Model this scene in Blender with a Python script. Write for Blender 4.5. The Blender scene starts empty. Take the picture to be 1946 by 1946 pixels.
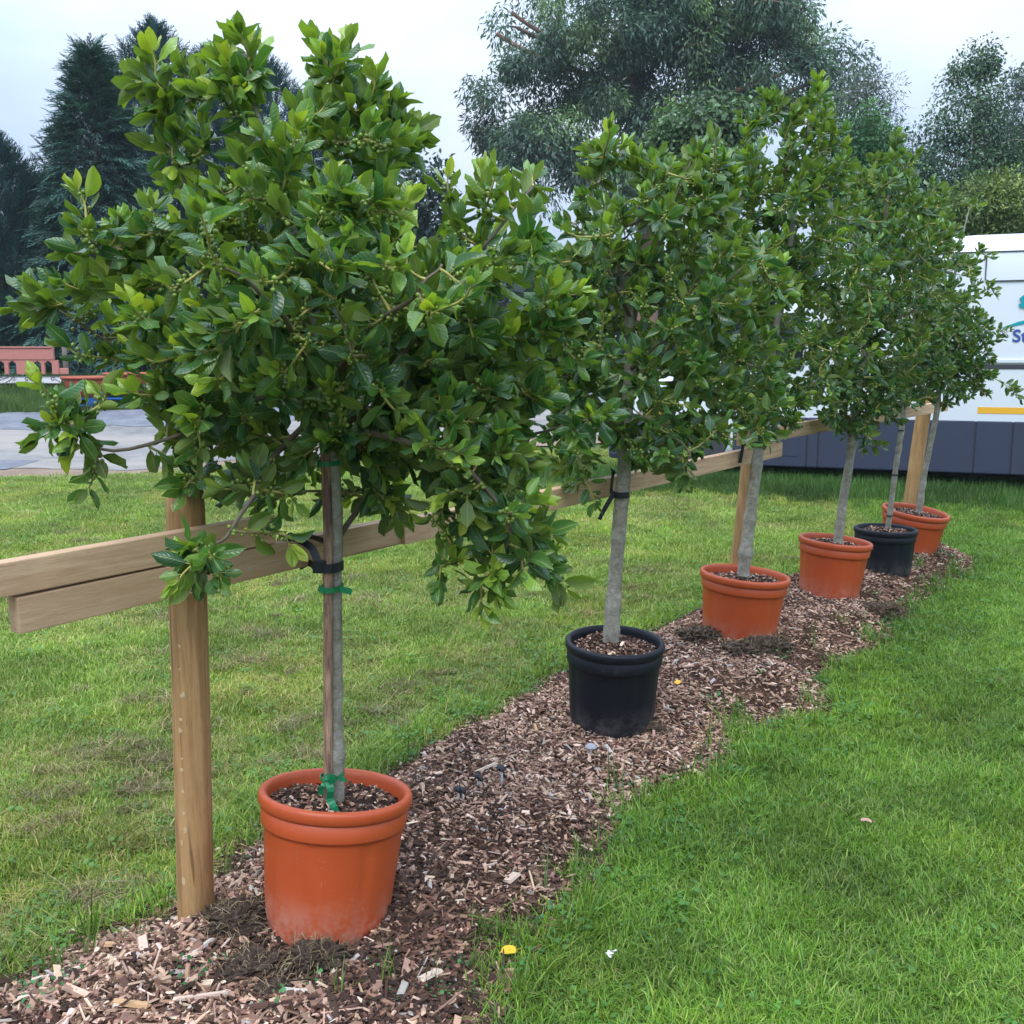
import bpy, bmesh, math, random
import numpy as np
from mathutils import Vector, Matrix, Euler

scene = bpy.context.scene
COL = scene.collection

# ------------------------------------------------------------------ camera
cam_data = bpy.data.cameras.new("camera")
cam_data.sensor_width = 36.0
cam_data.lens = 36.0
cam_data.clip_start = 0.05
cam_data.clip_end = 2000.0
cam = bpy.data.objects.new("camera", cam_data)
COL.objects.link(cam)
CAM = Vector((0.0, 0.0, 1.6))
PITCH = math.radians(8.706)
cam.location = CAM
cam.rotation_euler = (math.radians(90) - PITCH, 0, 0)
scene.camera = cam

# ------------------------------------------------------------------ overcast sky
SUN_EL, SUN_AZ = math.radians(58), math.radians(200)
world = bpy.data.worlds.new("World")
scene.world = world
world.use_nodes = True
wn, wl = world.node_tree.nodes, world.node_tree.links
wn.clear()
w_out = wn.new("ShaderNodeOutputWorld")
w_sky = wn.new("ShaderNodeTexSky")
w_sky.sky_type = 'NISHITA'
w_sky.sun_disc = False
w_sky.sun_elevation = SUN_EL
w_sky.sun_rotation = SUN_AZ
w_bg1 = wn.new("ShaderNodeBackground"); w_bg1.inputs[1].default_value = 0.09
wl.new(w_sky.outputs[0], w_bg1.inputs[0])
# cloud deck: grey-white, brighter towards the zenith as an overcast sky is
w_tc = wn.new("ShaderNodeTexCoord")
w_sep = wn.new("ShaderNodeSeparateXYZ"); wl.new(w_tc.outputs["Generated"], w_sep.inputs[0])
w_lum = wn.new("ShaderNodeMapRange")
w_lum.inputs[1].default_value = 0.0; w_lum.inputs[2].default_value = 1.0
SKY_LOW, SKY_HIGH = 0.30, 2.2
w_lum.inputs[3].default_value = SKY_LOW; w_lum.inputs[4].default_value = SKY_HIGH
wl.new(w_sep.outputs[2], w_lum.inputs[0])
w_map = wn.new("ShaderNodeMapping"); w_map.inputs[3].default_value = (1.0, 1.0, 2.2)
wl.new(w_tc.outputs["Generated"], w_map.inputs[0])
w_no = wn.new("ShaderNodeTexNoise"); w_no.inputs["Scale"].default_value = 3.4
w_no.inputs["Detail"].default_value = 5; w_no.inputs["Roughness"].default_value = 0.5
wl.new(w_map.outputs[0], w_no.inputs["Vector"])
w_ramp = wn.new("ShaderNodeValToRGB")
w_ramp.color_ramp.elements[0].position = 0.34; w_ramp.color_ramp.elements[0].color = (0.60, 0.78, 1.09, 1)
w_ramp.color_ramp.elements[1].position = 0.66; w_ramp.color_ramp.elements[1].color = (0.90, 1.01, 1.18, 1)
wl.new(w_no.outputs[0], w_ramp.inputs[0])
w_bg2 = wn.new("ShaderNodeBackground")
wl.new(w_ramp.outputs[0], w_bg2.inputs[0]); wl.new(w_lum.outputs[0], w_bg2.inputs[1])
w_mix = wn.new("ShaderNodeMixShader"); w_mix.inputs[0].default_value = 0.86
wl.new(w_bg1.outputs[0], w_mix.inputs[1]); wl.new(w_bg2.outputs[0], w_mix.inputs[2])
wl.new(w_mix.outputs[0], w_out.inputs[0])

# ------------------------------------------------------------------ sun behind cloud
sun_data = bpy.data.lights.new("sun", 'SUN')
sun_data.energy = 1.5
sun_data.angle = math.radians(35)
sun_data.color = (1.0, 0.97, 0.92)
sun = bpy.data.objects.new("sun", sun_data)
COL.objects.link(sun)
_sd = Vector((math.sin(SUN_AZ) * math.cos(SUN_EL), math.cos(SUN_AZ) * math.cos(SUN_EL), math.sin(SUN_EL)))
sun.rotation_euler = _sd.to_track_quat('Z', 'Y').to_euler()
sun.location = (0, 0, 30)

scene.view_settings.view_transform = 'Standard'
scene.view_settings.look = 'None'
scene.view_settings.gamma = 1.0
scene.view_settings.use_curve_mapping = False
scene.view_settings.exposure = 0.68
scene.cycles.max_bounces = 8
scene.cycles.transparent_max_bounces = 8

# ------------------------------------------------------------------ measured points (metres, z up, camera over the origin)
HOLLY_DATA = {
  1: dict(
    trunk=[[-0.519, 2.839, 0.253, 0.025], [-0.512, 2.839, 0.57, 0.0225], [-0.504, 2.839, 0.884, 0.021], [-0.498, 2.839, 1.114, 0.0205], [-0.501, 2.839, 1.338, 0.0205], [-0.514, 2.839, 1.492, 0.024], [-0.53, 2.839, 1.643, 0.017], [-0.58, 2.839, 1.897, 0.013], [-0.657, 2.839, 2.144, 0.009], [-0.701, 2.839, 2.384, 0.005]],
    ells=[[-0.558, 2.839, 1.686, 0.512, 0.5, 0.371], [-0.564, 2.839, 1.945, 0.26, 0.34, 0.186], [-0.709, 2.839, 2.265, 0.039, 0.08, 0.156], [-0.474, 2.839, 2.251, 0.05, 0.1, 0.134], [-0.918, 2.839, 2.164, 0.056, 0.1, 0.134], [-0.322, 2.839, 2.13, 0.053, 0.1, 0.111], [-0.081, 2.839, 1.785, 0.186, 0.3, 0.223], [-0.139, 2.789, 1.328, 0.204, 0.28, 0.204], [-0.066, 2.739, 1.16, 0.136, 0.18, 0.1], [-0.902, 2.789, 1.572, 0.226, 0.28, 0.139], [-0.776, 2.789, 1.335, 0.16, 0.22, 0.124], [-1.222, 2.839, 1.754, 0.067, 0.1, 0.047], [-1.05, 2.789, 1.851, 0.131, 0.2, 0.087], [-0.678, 3.059, 1.27, 0.184, 0.28, 0.12], [-0.35, 3.039, 1.256, 0.175, 0.28, 0.135], [-0.039, 2.939, 1.556, 0.154, 0.28, 0.184], [-0.251, 2.939, 1.526, 0.184, 0.3, 0.138]],
    limbs=[[[-0.517, 2.839, 1.492], [-0.529, 2.889, 1.702], [-0.51, 2.939, 1.993], [-0.47, 2.939, 2.384]], [[-0.524, 2.839, 1.458], [-0.611, 2.789, 1.494], [-0.709, 2.719, 1.469], [-0.869, 2.639, 1.391], [-1.042, 2.589, 1.361], [-1.103, 2.539, 1.445]], [[-0.531, 2.839, 1.521], [-0.637, 2.789, 1.572], [-0.796, 2.889, 1.52], [-1.033, 2.939, 1.57], [-1.336, 2.939, 1.762]], [[-0.487, 2.839, 1.426], [-0.397, 2.789, 1.472], [-0.274, 2.739, 1.628], [-0.091, 2.739, 1.86], [0.054, 2.789, 2.041]], [[-0.487, 2.839, 1.404], [-0.282, 2.639, 1.384], [-0.116, 2.589, 1.321], [-0.008, 2.589, 1.171], [-0.05, 2.639, 1.042]], [[-0.486, 2.839, 1.441], [-0.38, 2.989, 1.402], [-0.151, 3.039, 1.367], [0.052, 2.939, 1.375], [0.211, 2.839, 1.426]], [[-0.517, 2.839, 1.492], [-0.526, 2.539, 1.639], [-0.553, 2.339, 1.729], [-0.631, 2.289, 1.794]], [[-0.511, 2.839, 1.506], [-0.344, 2.539, 1.664], [-0.221, 2.339, 1.729], [-0.161, 2.339, 1.799]], [[-0.533, 2.839, 1.657], [-0.74, 2.839, 1.841], [-0.886, 2.839, 2.076], [-0.953, 2.839, 2.285]], [[-0.556, 2.839, 1.757], [-0.407, 2.839, 1.98], [-0.309, 2.889, 2.236]], [[-0.517, 2.839, 1.492], [-0.626, 3.189, 1.713], [-0.531, 3.339, 1.966]], [[-0.524, 2.839, 1.456], [-0.63, 2.719, 1.335], [-0.644, 2.539, 1.259], [-0.693, 2.459, 1.166], [-0.757, 2.419, 1.121]], [[-0.544, 2.839, 1.657], [-0.745, 2.739, 1.751], [-0.961, 2.739, 1.86], [-1.14, 2.739, 1.873]], [[-0.486, 2.839, 1.456], [-0.268, 3.139, 1.456], [-0.026, 3.189, 1.649], [0.118, 3.139, 1.773]]],
    tips=[[-0.707, 2.839, 2.421], [-0.691, 2.889, 2.404], [-0.731, 2.789, 2.331], [-0.47, 2.939, 2.401], [-0.502, 2.889, 2.358], [-0.452, 2.959, 2.355], [-0.958, 2.839, 2.318], [-0.901, 2.789, 2.286], [-0.875, 2.889, 2.344], [-0.55, 2.739, 2.209], [-0.379, 2.889, 2.283], [-0.315, 2.889, 2.256], [-0.278, 2.939, 2.219], [-0.078, 2.789, 2.067], [0.055, 2.839, 2.069], [0.044, 2.589, 1.928], [-0.032, 2.439, 1.819], [-1.303, 2.839, 1.778], [-1.241, 2.789, 1.733], [-1.147, 2.739, 1.866], [-1.027, 2.739, 1.913], [-0.911, 2.689, 1.96], [-0.83, 2.639, 1.915], [-1.095, 2.539, 1.458], [-1.074, 2.589, 1.388], [0.207, 2.789, 1.437], [0.121, 2.839, 1.7], [0.125, 2.939, 1.777], [-0.049, 2.589, 1.039], [0.091, 2.689, 1.082], [0.046, 2.589, 1.157], [-0.148, 2.639, 1.063], [-0.767, 2.409, 1.121], [-0.381, 2.339, 1.958], [-0.511, 2.539, 2.122], [-0.318, 2.389, 1.943], [-0.422, 2.289, 1.817], [-0.566, 2.289, 1.692], [-0.646, 2.239, 1.645]],
  ),
  2: dict(
    trunk=[[0.427, 4.292, 0.342, 0.033], [0.437, 4.292, 0.565, 0.031], [0.448, 4.292, 0.75, 0.03], [0.459, 4.292, 0.934, 0.029], [0.473, 4.292, 1.137, 0.029], [0.477, 4.292, 1.315, 0.028], [0.492, 4.292, 1.622, 0.024], [0.47, 4.292, 1.837, 0.016], [0.398, 4.292, 2.028, 0.012], [0.298, 4.292, 2.299, 0.006]],
    ells=[[0.566, 4.292, 1.751, 0.46, 0.5, 0.606], [0.198, 4.342, 1.556, 0.148, 0.3, 0.295], [0.187, 4.392, 1.843, 0.115, 0.25, 0.207], [0.48, 4.292, 2.278, 0.247, 0.25, 0.157], [0.759, 4.292, 2.257, 0.179, 0.25, 0.157], [0.264, 4.292, 1.315, 0.157, 0.25, 0.202], [0.893, 4.292, 1.404, 0.213, 0.3, 0.247], [0.985, 4.292, 1.922, 0.123, 0.2, 0.202]],
    limbs=[[[0.491, 4.292, 1.644], [0.53, 4.292, 1.88], [0.613, 4.292, 2.091], [0.734, 4.292, 2.381]], [[0.489, 4.292, 1.751], [0.36, 4.092, 1.948], [0.252, 4.042, 2.102]], [[0.482, 4.292, 1.535], [0.639, 3.992, 1.701], [0.787, 3.942, 1.857], [0.954, 3.992, 1.978]], [[0.478, 4.292, 1.359], [0.586, 3.992, 1.335], [0.675, 3.892, 1.221]], [[0.479, 4.292, 1.337], [0.284, 4.092, 1.286], [0.242, 4.092, 1.18]], [[0.485, 4.292, 1.491], [0.745, 4.342, 1.49], [1.021, 4.392, 1.578]]],
    tips=[[0.656, 3.892, 1.17], [0.307, 4.292, 2.391], [0.392, 4.292, 2.412], [0.505, 4.342, 2.39], [0.585, 4.292, 2.381], [0.764, 4.342, 2.421], [0.863, 4.392, 2.336], [1.071, 4.292, 1.965], [1.096, 4.292, 1.88], [1.063, 4.392, 1.667], [0.285, 4.092, 1.159], [0.494, 3.792, 1.562], [0.647, 3.792, 1.619], [0.739, 3.792, 1.809], [0.415, 3.792, 1.619], [0.773, 3.892, 1.969]],
  ),
  3: dict(
    trunk=[[1.245, 5.41, 0.407, 0.032], [1.267, 5.41, 0.674, 0.031], [1.291, 5.41, 0.96, 0.029], [1.317, 5.41, 1.241, 0.027], [1.364, 5.41, 1.682, 0.022], [1.426, 5.41, 2.192, 0.014], [1.5, 5.41, 2.688, 0.008], [1.535, 5.41, 2.905, 0.004]],
    ells=[[1.383, 5.41, 1.899, 0.509, 0.55, 0.665], [1.442, 5.41, 2.455, 0.325, 0.35, 0.424], [1.537, 5.41, 2.752, 0.113, 0.15, 0.17], [1.177, 5.41, 2.324, 0.24, 0.25, 0.283], [1.32, 5.41, 1.38, 0.311, 0.3, 0.17], [1.022, 5.41, 2.059, 0.226, 0.3, 0.339]],
    limbs=[],
    tips=[[1.541, 5.41, 2.955], [1.264, 5.41, 2.892], [1.357, 5.46, 2.878], [1.161, 5.41, 2.777], [1.452, 5.31, 2.818], [1.618, 5.51, 2.825], [1.018, 5.41, 2.662], [1.176, 5.21, 2.573]],
  ),
  4: dict(
    trunk=[[2.03, 6.282, 0.424, 0.029], [2.055, 6.282, 0.724, 0.027], [2.086, 6.282, 1.021, 0.025], [2.104, 6.282, 1.248, 0.024], [2.155, 6.282, 1.822, 0.018], [2.216, 6.282, 2.441, 0.01], [2.253, 6.282, 2.803, 0.004]],
    ells=[[2.132, 6.282, 1.947, 0.46, 0.55, 0.722], [2.244, 6.282, 2.502, 0.23, 0.25, 0.361], [2.115, 6.282, 1.345, 0.345, 0.35, 0.213], [2.044, 6.182, 1.142, 0.113, 0.12, 0.09]],
    limbs=[],
    tips=[[2.256, 6.282, 2.857], [2.168, 6.282, 2.743], [2.365, 6.282, 2.593], [2.048, 6.282, 2.653], [2.122, 6.032, 1.106], [1.877, 5.982, 1.326]],
  ),
  5: dict(
    trunk=[[2.565, 6.898, 0.401, 0.018], [2.598, 6.898, 0.838, 0.017], [2.629, 6.898, 1.231, 0.017], [2.664, 6.898, 1.843, 0.014], [2.703, 6.898, 2.355, 0.008], [2.73, 6.898, 2.657, 0.004]],
    ells=[[2.621, 6.898, 1.981, 0.379, 0.45, 0.649], [2.714, 6.898, 2.456, 0.162, 0.2, 0.288], [2.635, 6.898, 1.443, 0.288, 0.3, 0.162]],
    limbs=[],
    tips=[[2.733, 6.898, 2.706], [2.656, 6.898, 2.557], [2.853, 6.898, 2.456], [2.794, 6.898, 2.288]],
  ),
  6: dict(
    trunk=[[3.016, 7.507, 0.427, 0.022], [3.044, 7.507, 0.751, 0.021], [3.071, 7.507, 0.947, 0.02], [3.099, 7.507, 1.179, 0.02], [3.133, 7.507, 1.79, 0.016], [3.192, 7.507, 2.348, 0.008], [3.266, 7.507, 2.659, 0.004]],
    ells=[[3.065, 7.507, 1.846, 0.283, 0.42, 0.53], [3.057, 7.507, 1.486, 0.314, 0.3, 0.275], [3.159, 7.507, 2.275, 0.071, 0.15, 0.216], [3.216, 7.507, 1.41, 0.294, 0.3, 0.177], [3.33, 7.507, 1.714, 0.137, 0.2, 0.314]],
    limbs=[],
    tips=[[3.269, 7.507, 2.659], [3.343, 7.507, 2.348], [3.437, 7.507, 2.089], [3.516, 7.507, 1.79], [3.475, 7.507, 1.563], [3.627, 7.457, 1.366]],
  ),
}
BROADLEAF_DATA = {
  'eucalyptus': dict(ells=[[2.221, 36.505, 11.342, 2.83, 2.27, 2.83], [-0.107, 36.505, 12.356, 1.13, 0.91, 1.51], [-0.92, 36.505, 9.717, 1.04, 0.83, 1.23], [0.599, 35.505, 8.569, 1.29, 1.03, 0.92], [6.501, 37.505, 12.131, 3.3, 2.64, 2.91], [9.552, 36.505, 11.681, 2.17, 1.74, 2.08], [10.665, 36.505, 10.831, 1.32, 1.06, 1.32], [5.133, 36.505, 9.285, 2.46, 1.97, 1.7], [1.664, 35.505, 7.551, 1.47, 1.18, 1.1], [7.671, 37.505, 10.028, 2.14, 1.71, 1.36], [4.158, 36.505, 13.195, 2.83, 2.27, 1.7], [7.706, 36.505, 13.362, 2.83, 2.27, 1.51], [3.903, 36.505, 7.192, 2.27, 1.81, 1.13]], trunk=[[4.661, 36.505, 0.905, 0.45], [4.69, 36.505, 6.13, 0.38], [4.521, 36.505, 8.243, 0.28], [4.031, 36.505, 10.318, 0.2], [3.633, 36.505, 12.692, 0.1]]),
  'maple': dict(ells=[[3.033, 17.238, 4.819, 0.8, 0.64, 0.71], [3.572, 17.238, 5.351, 0.31, 0.25, 0.49], [2.763, 17.238, 5.311, 0.36, 0.29, 0.36], [2.521, 17.238, 4.737, 0.54, 0.43, 0.54]], trunk=[[3.129, 17.238, 0.36, 0.12], [3.113, 17.238, 3.487, 0.09], [3.109, 17.238, 5.147, 0.03]]),
  'willow': dict(ells=[[10.66, 32.449, 8.585, 0.92, 0.74, 1.6], [10.232, 32.449, 7.505, 1.01, 0.81, 1.34], [11.218, 32.449, 7.194, 1.01, 0.81, 1.51]], trunk=[[11.049, 32.449, 0.905, 0.2], [10.757, 32.449, 6.727, 0.12], [10.701, 32.449, 9.349, 0.04]]),
  'rowan': dict(ells=[[6.454, 19.266, 5.198, 0.45, 0.36, 0.8], [6.353, 19.266, 4.365, 0.8, 0.64, 0.8]], trunk=[[6.659, 19.266, 0.408, 0.1], [6.508, 19.266, 4.178, 0.07], [6.43, 19.266, 5.656, 0.03]]),
  'birch': dict(ells=[[10.002, 23.322, 5.285, 1.33, 1.06, 1.45], [10.066, 23.322, 6.896, 0.78, 0.63, 1.03], [10.136, 23.322, 7.878, 0.29, 0.23, 0.58], [9.222, 23.322, 4.721, 0.91, 0.72, 1.09], [9.189, 23.322, 6.178, 0.54, 0.43, 0.72], [10.742, 23.322, 5.509, 0.72, 0.58, 1.09], [10.841, 23.322, 4.153, 0.97, 0.77, 1.09]], trunk=[[10.442, 23.322, 0.89, 0.16], [10.168, 23.322, 4.721, 0.1], [10.12, 23.322, 6.95, 0.05], [10.133, 23.322, 8.094, 0.015]]),
  'poplar': dict(ells=[[16.469, 34.477, 8.695, 0.86, 0.69, 2.32], [16.768, 34.477, 5.879, 1.34, 1.07, 2.14]], trunk=[[17.185, 34.477, 0.905, 0.2], [16.668, 34.477, 7.874, 0.1], [16.482, 34.477, 10.318, 0.04]]),
  'shrub': dict(ells=[[7.496, 16.731, 3.839, 0.78, 0.62, 0.48], [6.92, 16.731, 3.676, 0.52, 0.42, 0.35], [7.963, 16.731, 3.758, 0.52, 0.42, 0.43]], trunk=[[7.706, 16.731, 0.103, 0.06], [7.553, 16.731, 3.021, 0.05], [7.496, 16.731, 3.839, 0.02]]),
  'smalltree': dict(ells=[[-2.599, 30.421, 6.26, 0.79, 0.63, 0.79], [-2.537, 30.421, 5.227, 0.94, 0.76, 0.94], [-3.16, 30.421, 4.483, 1.1, 0.88, 0.94]], trunk=[[-2.668, 30.421, 0.905, 0.2], [-2.617, 30.421, 4.93, 0.1], [-2.565, 30.421, 6.553, 0.04]]),
}
CONIFER_DATA = [
  ('a', -12.453, 25.35, 1.0, 5.75, 1.57),
  ('b', -9.505, 24.336, 1.0, 7.49, 1.32),
  ('c', -9.031, 27.379, 1.0, 8.86, 2.13),
  ('d', -7.87, 28.393, 1.0, 8.54, 2.2),
  ('e', -6.58, 29.407, 1.0, 8.44, 2.28),
  ('h', -11.273, 30.421, 1.0, 8.43, 2.05),
  ('i', -12.625, 28.393, 1.0, 5.15, 1.91),
  ('f', -4.896, 30.421, 1.0, 7.57, 1.89),
  ('g', -12.45, 27.379, 1.0, 3.99, 1.28),
]

rng = np.random.default_rng(7)
random.seed(7)

# ------------------------------------------------------------------ helpers
def sm(a, b, x):
    t = np.clip((np.asarray(x, float) - a) / (b - a), 0, 1)
    return t * t * (3 - 2 * t)

def vnoise(x, y, s=1.0, seed=0):
    """smooth value noise on arrays, 0..1"""
    x = np.asarray(x, float) * s + seed * 17.31; y = np.asarray(y, float) * s + seed * 9.77
    xi, yi = np.floor(x), np.floor(y); xf, yf = x - xi, y - yi
    def h(a, b):
        v = np.sin(a * 127.1 + b * 311.7 + seed * 74.7) * 43758.5453
        return v - np.floor(v)
    u, v = xf * xf * (3 - 2 * xf), yf * yf * (3 - 2 * yf)
    return (h(xi, yi) * (1 - u) + h(xi + 1, yi) * u) * (1 - v) + (h(xi, yi + 1) * (1 - u) + h(xi + 1, yi + 1) * u) * v

def lawn_z(x, y):
    x = np.asarray(x, float); y = np.asarray(y, float)
    z = -0.13 + 0.03 * (np.clip(y, -3, 12) - 2.5)
    k = sm(2.0, 5.0, x)
    return z + 0.85 * sm(0, 1, (y - 13 - 2.5 * k) / 8.5)

def link(o, parent=None):
    COL.objects.link(o)
    if parent is not None: o.parent = parent
    return o

def tag(o, label=None, cat=None, group=None, kind=None):
    if label: o["label"] = label
    if cat: o["category"] = cat
    if group: o["group"] = group
    if kind: o["kind"] = kind
    return o

def thing(name, label, cat, loc=(0, 0, 0), rotz=0.0, group=None):
    o = bpy.data.objects.new(name, None)
    o.empty_display_size = 0.1
    link(o); o.location = loc; o.rotation_euler = (0, 0, rotz)
    return tag(o, label, cat, group)

def fast_mesh(name, V, F, uv=None, col=None, smooth=True):
    """V (n,3); F an int array (m,k) or a list of such arrays; uv, col per vertex"""
    V = np.asarray(V, np.float32)
    Fs = F if isinstance(F, list) else [F]
    Fs = [np.asarray(f, np.int32) for f in Fs if len(f)]
    me = bpy.data.meshes.new(name)
    me.vertices.add(len(V)); me.vertices.foreach_set("co", V.ravel())
    loops = np.concatenate([f.ravel() for f in Fs])
    totals = np.concatenate([np.full(len(f), f.shape[1], np.int32) for f in Fs])
    starts = np.concatenate([[0], np.cumsum(totals)[:-1]]).astype(np.int32)
    me.loops.add(len(loops)); me.loops.foreach_set("vertex_index", loops)
    me.polygons.add(len(totals)); me.polygons.foreach_set("loop_start", starts)
    me.polygons.foreach_set("use_smooth", np.full(len(totals), smooth))
    if uv is not None:
        l = me.uv_layers.new(name="UVMap")
        l.data.foreach_set("uv", np.asarray(uv, np.float32)[loops].ravel())
    if col is not None:
        a = me.attributes.new("tint", 'FLOAT_COLOR', 'POINT')
        c = np.ones((len(V), 4), np.float32); c[:, :3] = col
        a.data.foreach_set("color", c.ravel())
    me.update(calc_edges=True)
    return me

def mobj(name, me, mat, parent=None, **kw):
    if mat is not None and not me.materials: me.materials.append(mat)
    o = bpy.data.objects.new(name, me)
    link(o, parent)
    return tag(o, **kw)

class MB:
    """collects polygons of any size into one mesh"""
    def __init__(s): s.V, s.F, s.C = [], [], []; s.n = 0
    def add(s, V, F, col=None):
        V = np.asarray(V, float).reshape(-1, 3)
        s.V.append(V); s.C.append(np.tile(np.asarray(col if col is not None else (1, 1, 1), float), (len(V), 1)))
        for f in (F if isinstance(F, list) else [F]):
            f = np.asarray(f)
            if len(f): s.F.append(f + s.n)
        s.n += len(V); return s
    def mesh(s, name, smooth=True, col=False):
        return fast_mesh(name, np.concatenate(s.V), s.F, col=np.concatenate(s.C) if col else None, smooth=smooth)

def box_geo(x0, x1, y0, y1, z0, z1):
    V = [(x0, y0, z0), (x1, y0, z0), (x1, y1, z0), (x0, y1, z0), (x0, y0, z1), (x1, y0, z1), (x1, y1, z1), (x0, y1, z1)]
    F = [(0, 3, 2, 1), (4, 5, 6, 7), (0, 1, 5, 4), (1, 2, 6, 5), (2, 3, 7, 6), (3, 0, 4, 7)]
    return np.array(V, float), np.array(F)

def bevel_box(name, x0, x1, y0, y1, z0, z1, bev=0.004, segs=2):
    bm = bmesh.new()
    V, F = box_geo(x0, x1, y0, y1, z0, z1)
    vs = [bm.verts.new(v) for v in V]
    for f in F: bm.faces.new([vs[i] for i in f])
    bmesh.ops.bevel(bm, geom=bm.edges[:], offset=bev, segments=segs, affect='EDGES', profile=0.6)
    me = bpy.data.meshes.new(name); bm.to_mesh(me); bm.free()
    return me

def tube(P, R, sides=6, cap=True):
    P = np.asarray(P, float); R = np.asarray(R, float); n = len(P)
    T = np.gradient(P, axis=0); T /= np.linalg.norm(T, axis=1)[:, None] + 1e-9
    ref = np.array([0, 0, 1.0]) if abs(T[0][2]) < 0.8 else np.array([1.0, 0, 0])
    A = np.zeros_like(P)
    a = np.cross(ref, T[0]); a /= np.linalg.norm(a)
    for i in range(n):
        a = a - T[i] * np.dot(a, T[i]); a /= np.linalg.norm(a) + 1e-9; A[i] = a
    B = np.cross(T, A)
    th = np.linspace(0, 2 * np.pi, sides, endpoint=False)
    V = P[:, None, :] + R[:, None, None] * (np.cos(th)[None, :, None] * A[:, None, :] + np.sin(th)[None, :, None] * B[:, None, :])
    V = V.reshape(-1, 3)
    i = np.arange(n - 1)[:, None] * sides; j = np.arange(sides)[None, :]
    q = np.stack([i + j, i + (j + 1) % sides, i + sides + (j + 1) % sides, i + sides + j], -1).reshape(-1, 4)
    F = [q]
    if cap:
        V = np.vstack([V, P[:1], P[-1:]]); c0, c1 = n * sides, n * sides + 1
        t0 = np.stack([np.full(sides, c0), (np.arange(sides) + 1) % sides, np.arange(sides)], -1)
        t1 = np.stack([np.full(sides, c1), (n - 1) * sides + np.arange(sides), (n - 1) * sides + (np.arange(sides) + 1) % sides], -1)
        F += [t0, t1]
    return V, F

def spline(P, n):
    """Catmull-Rom through the points of P (k, d), n samples"""
    P = np.asarray(P, float)
    if len(P) == 2: return P[0] + (P[1] - P[0]) * np.linspace(0, 1, n)[:, None]
    Q = np.vstack([2 * P[0] - P[1], P, 2 * P[-1] - P[-2]])
    t = np.linspace(0, len(P) - 1 - 1e-6, n); i = t.astype(int); f = (t - i)[:, None]
    p0, p1, p2, p3 = Q[i], Q[i + 1], Q[i + 2], Q[i + 3]
    return 0.5 * (2 * p1 + (p2 - p0) * f + (2 * p0 - 5 * p1 + 4 * p2 - p3) * f ** 2 + (3 * p1 - p0 - 3 * p2 + p3) * f ** 3)

def ribbon(P, W, width, thick=0.0015):
    """flat strap: path P, width direction W per point"""
    P = np.asarray(P, float); W = np.asarray(W, float)
    if W.ndim == 1: W = np.tile(W, (len(P), 1))
    T = np.gradient(P, axis=0); T /= np.linalg.norm(T, axis=1)[:, None] + 1e-9
    W = W - T * np.sum(W * T, axis=1)[:, None]; W /= np.linalg.norm(W, axis=1)[:, None] + 1e-9
    N = np.cross(T, W); h = width / 2
    V = np.stack([P - W * h - N * thick, P + W * h - N * thick, P + W * h + N * thick, P - W * h + N * thick], 1).reshape(-1, 3)
    n = len(P); i = np.arange(n - 1)[:, None] * 4; j = np.arange(4)[None, :]
    F = np.stack([i + j, i + (j + 1) % 4, i + 4 + (j + 1) % 4, i + 4 + j], -1).reshape(-1, 4)
    F = np.vstack([F, [[3, 2, 1, 0]], [[4 * n - 4, 4 * n - 3, 4 * n - 2, 4 * n - 1]]])
    return V, F

def lathe(profile, segs=64, rfun=None):
    """profile list of (r, z); rfun(k, theta, r, z) -> r, z arrays may vary with angle"""
    th = np.linspace(0, 2 * np.pi, segs, endpoint=False); rows = []
    for k, (r, z) in enumerate(profile):
        rr, zz = np.full(segs, r, float), np.full(segs, z, float)
        if rfun: rr, zz = rfun(k, th, rr, zz)
        rows.append(np.stack([rr * np.cos(th), rr * np.sin(th), zz], -1))
    V = np.concatenate(rows); n = len(profile)
    i = np.arange(n - 1)[:, None] * segs; j = np.arange(segs)[None, :]
    F = np.stack([i + j, i + (j + 1) % segs, i + segs + (j + 1) % segs, i + segs + j], -1).reshape(-1, 4)
    return V, F

def frames(D, N):
    """right, forward, up rows for arrays of directions D and rough normals N"""
    D = D / (np.linalg.norm(D, axis=1)[:, None] + 1e-9)
    X = np.cross(D, N); X /= np.linalg.norm(X, axis=1)[:, None] + 1e-9
    return X, D, np.cross(X, D)

def replicate(TV, TF, P, X, Y, Z, S):
    """copy template TV (k,3), TF (m,q) onto frames; S scale (n,) or (n,3)"""
    S = np.asarray(S, float); S = S[:, None] * np.ones(3) if S.ndim == 1 else S
    V = (P[:, None, :] + TV[None, :, 0:1] * (X * S[:, 0:1])[:, None, :] + TV[None, :, 1:2] * (Y * S[:, 1:2])[:, None, :]
         + TV[None, :, 2:3] * (Z * S[:, 2:3])[:, None, :])
    F = TF[None] + (np.arange(len(P)) * len(TV))[:, None, None]
    return V.reshape(-1, 3), F.reshape(-1, TF.shape[1])

ICO = None
def ico_sphere():
    global ICO
    if ICO is None:
        bm = bmesh.new(); bmesh.ops.create_icosphere(bm, subdivisions=1, radius=1)
        ICO = (np.array([v.co[:] for v in bm.verts]), np.array([[v.index for v in f.verts] for f in bm.faces])); bm.free()
    return ICO

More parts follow.
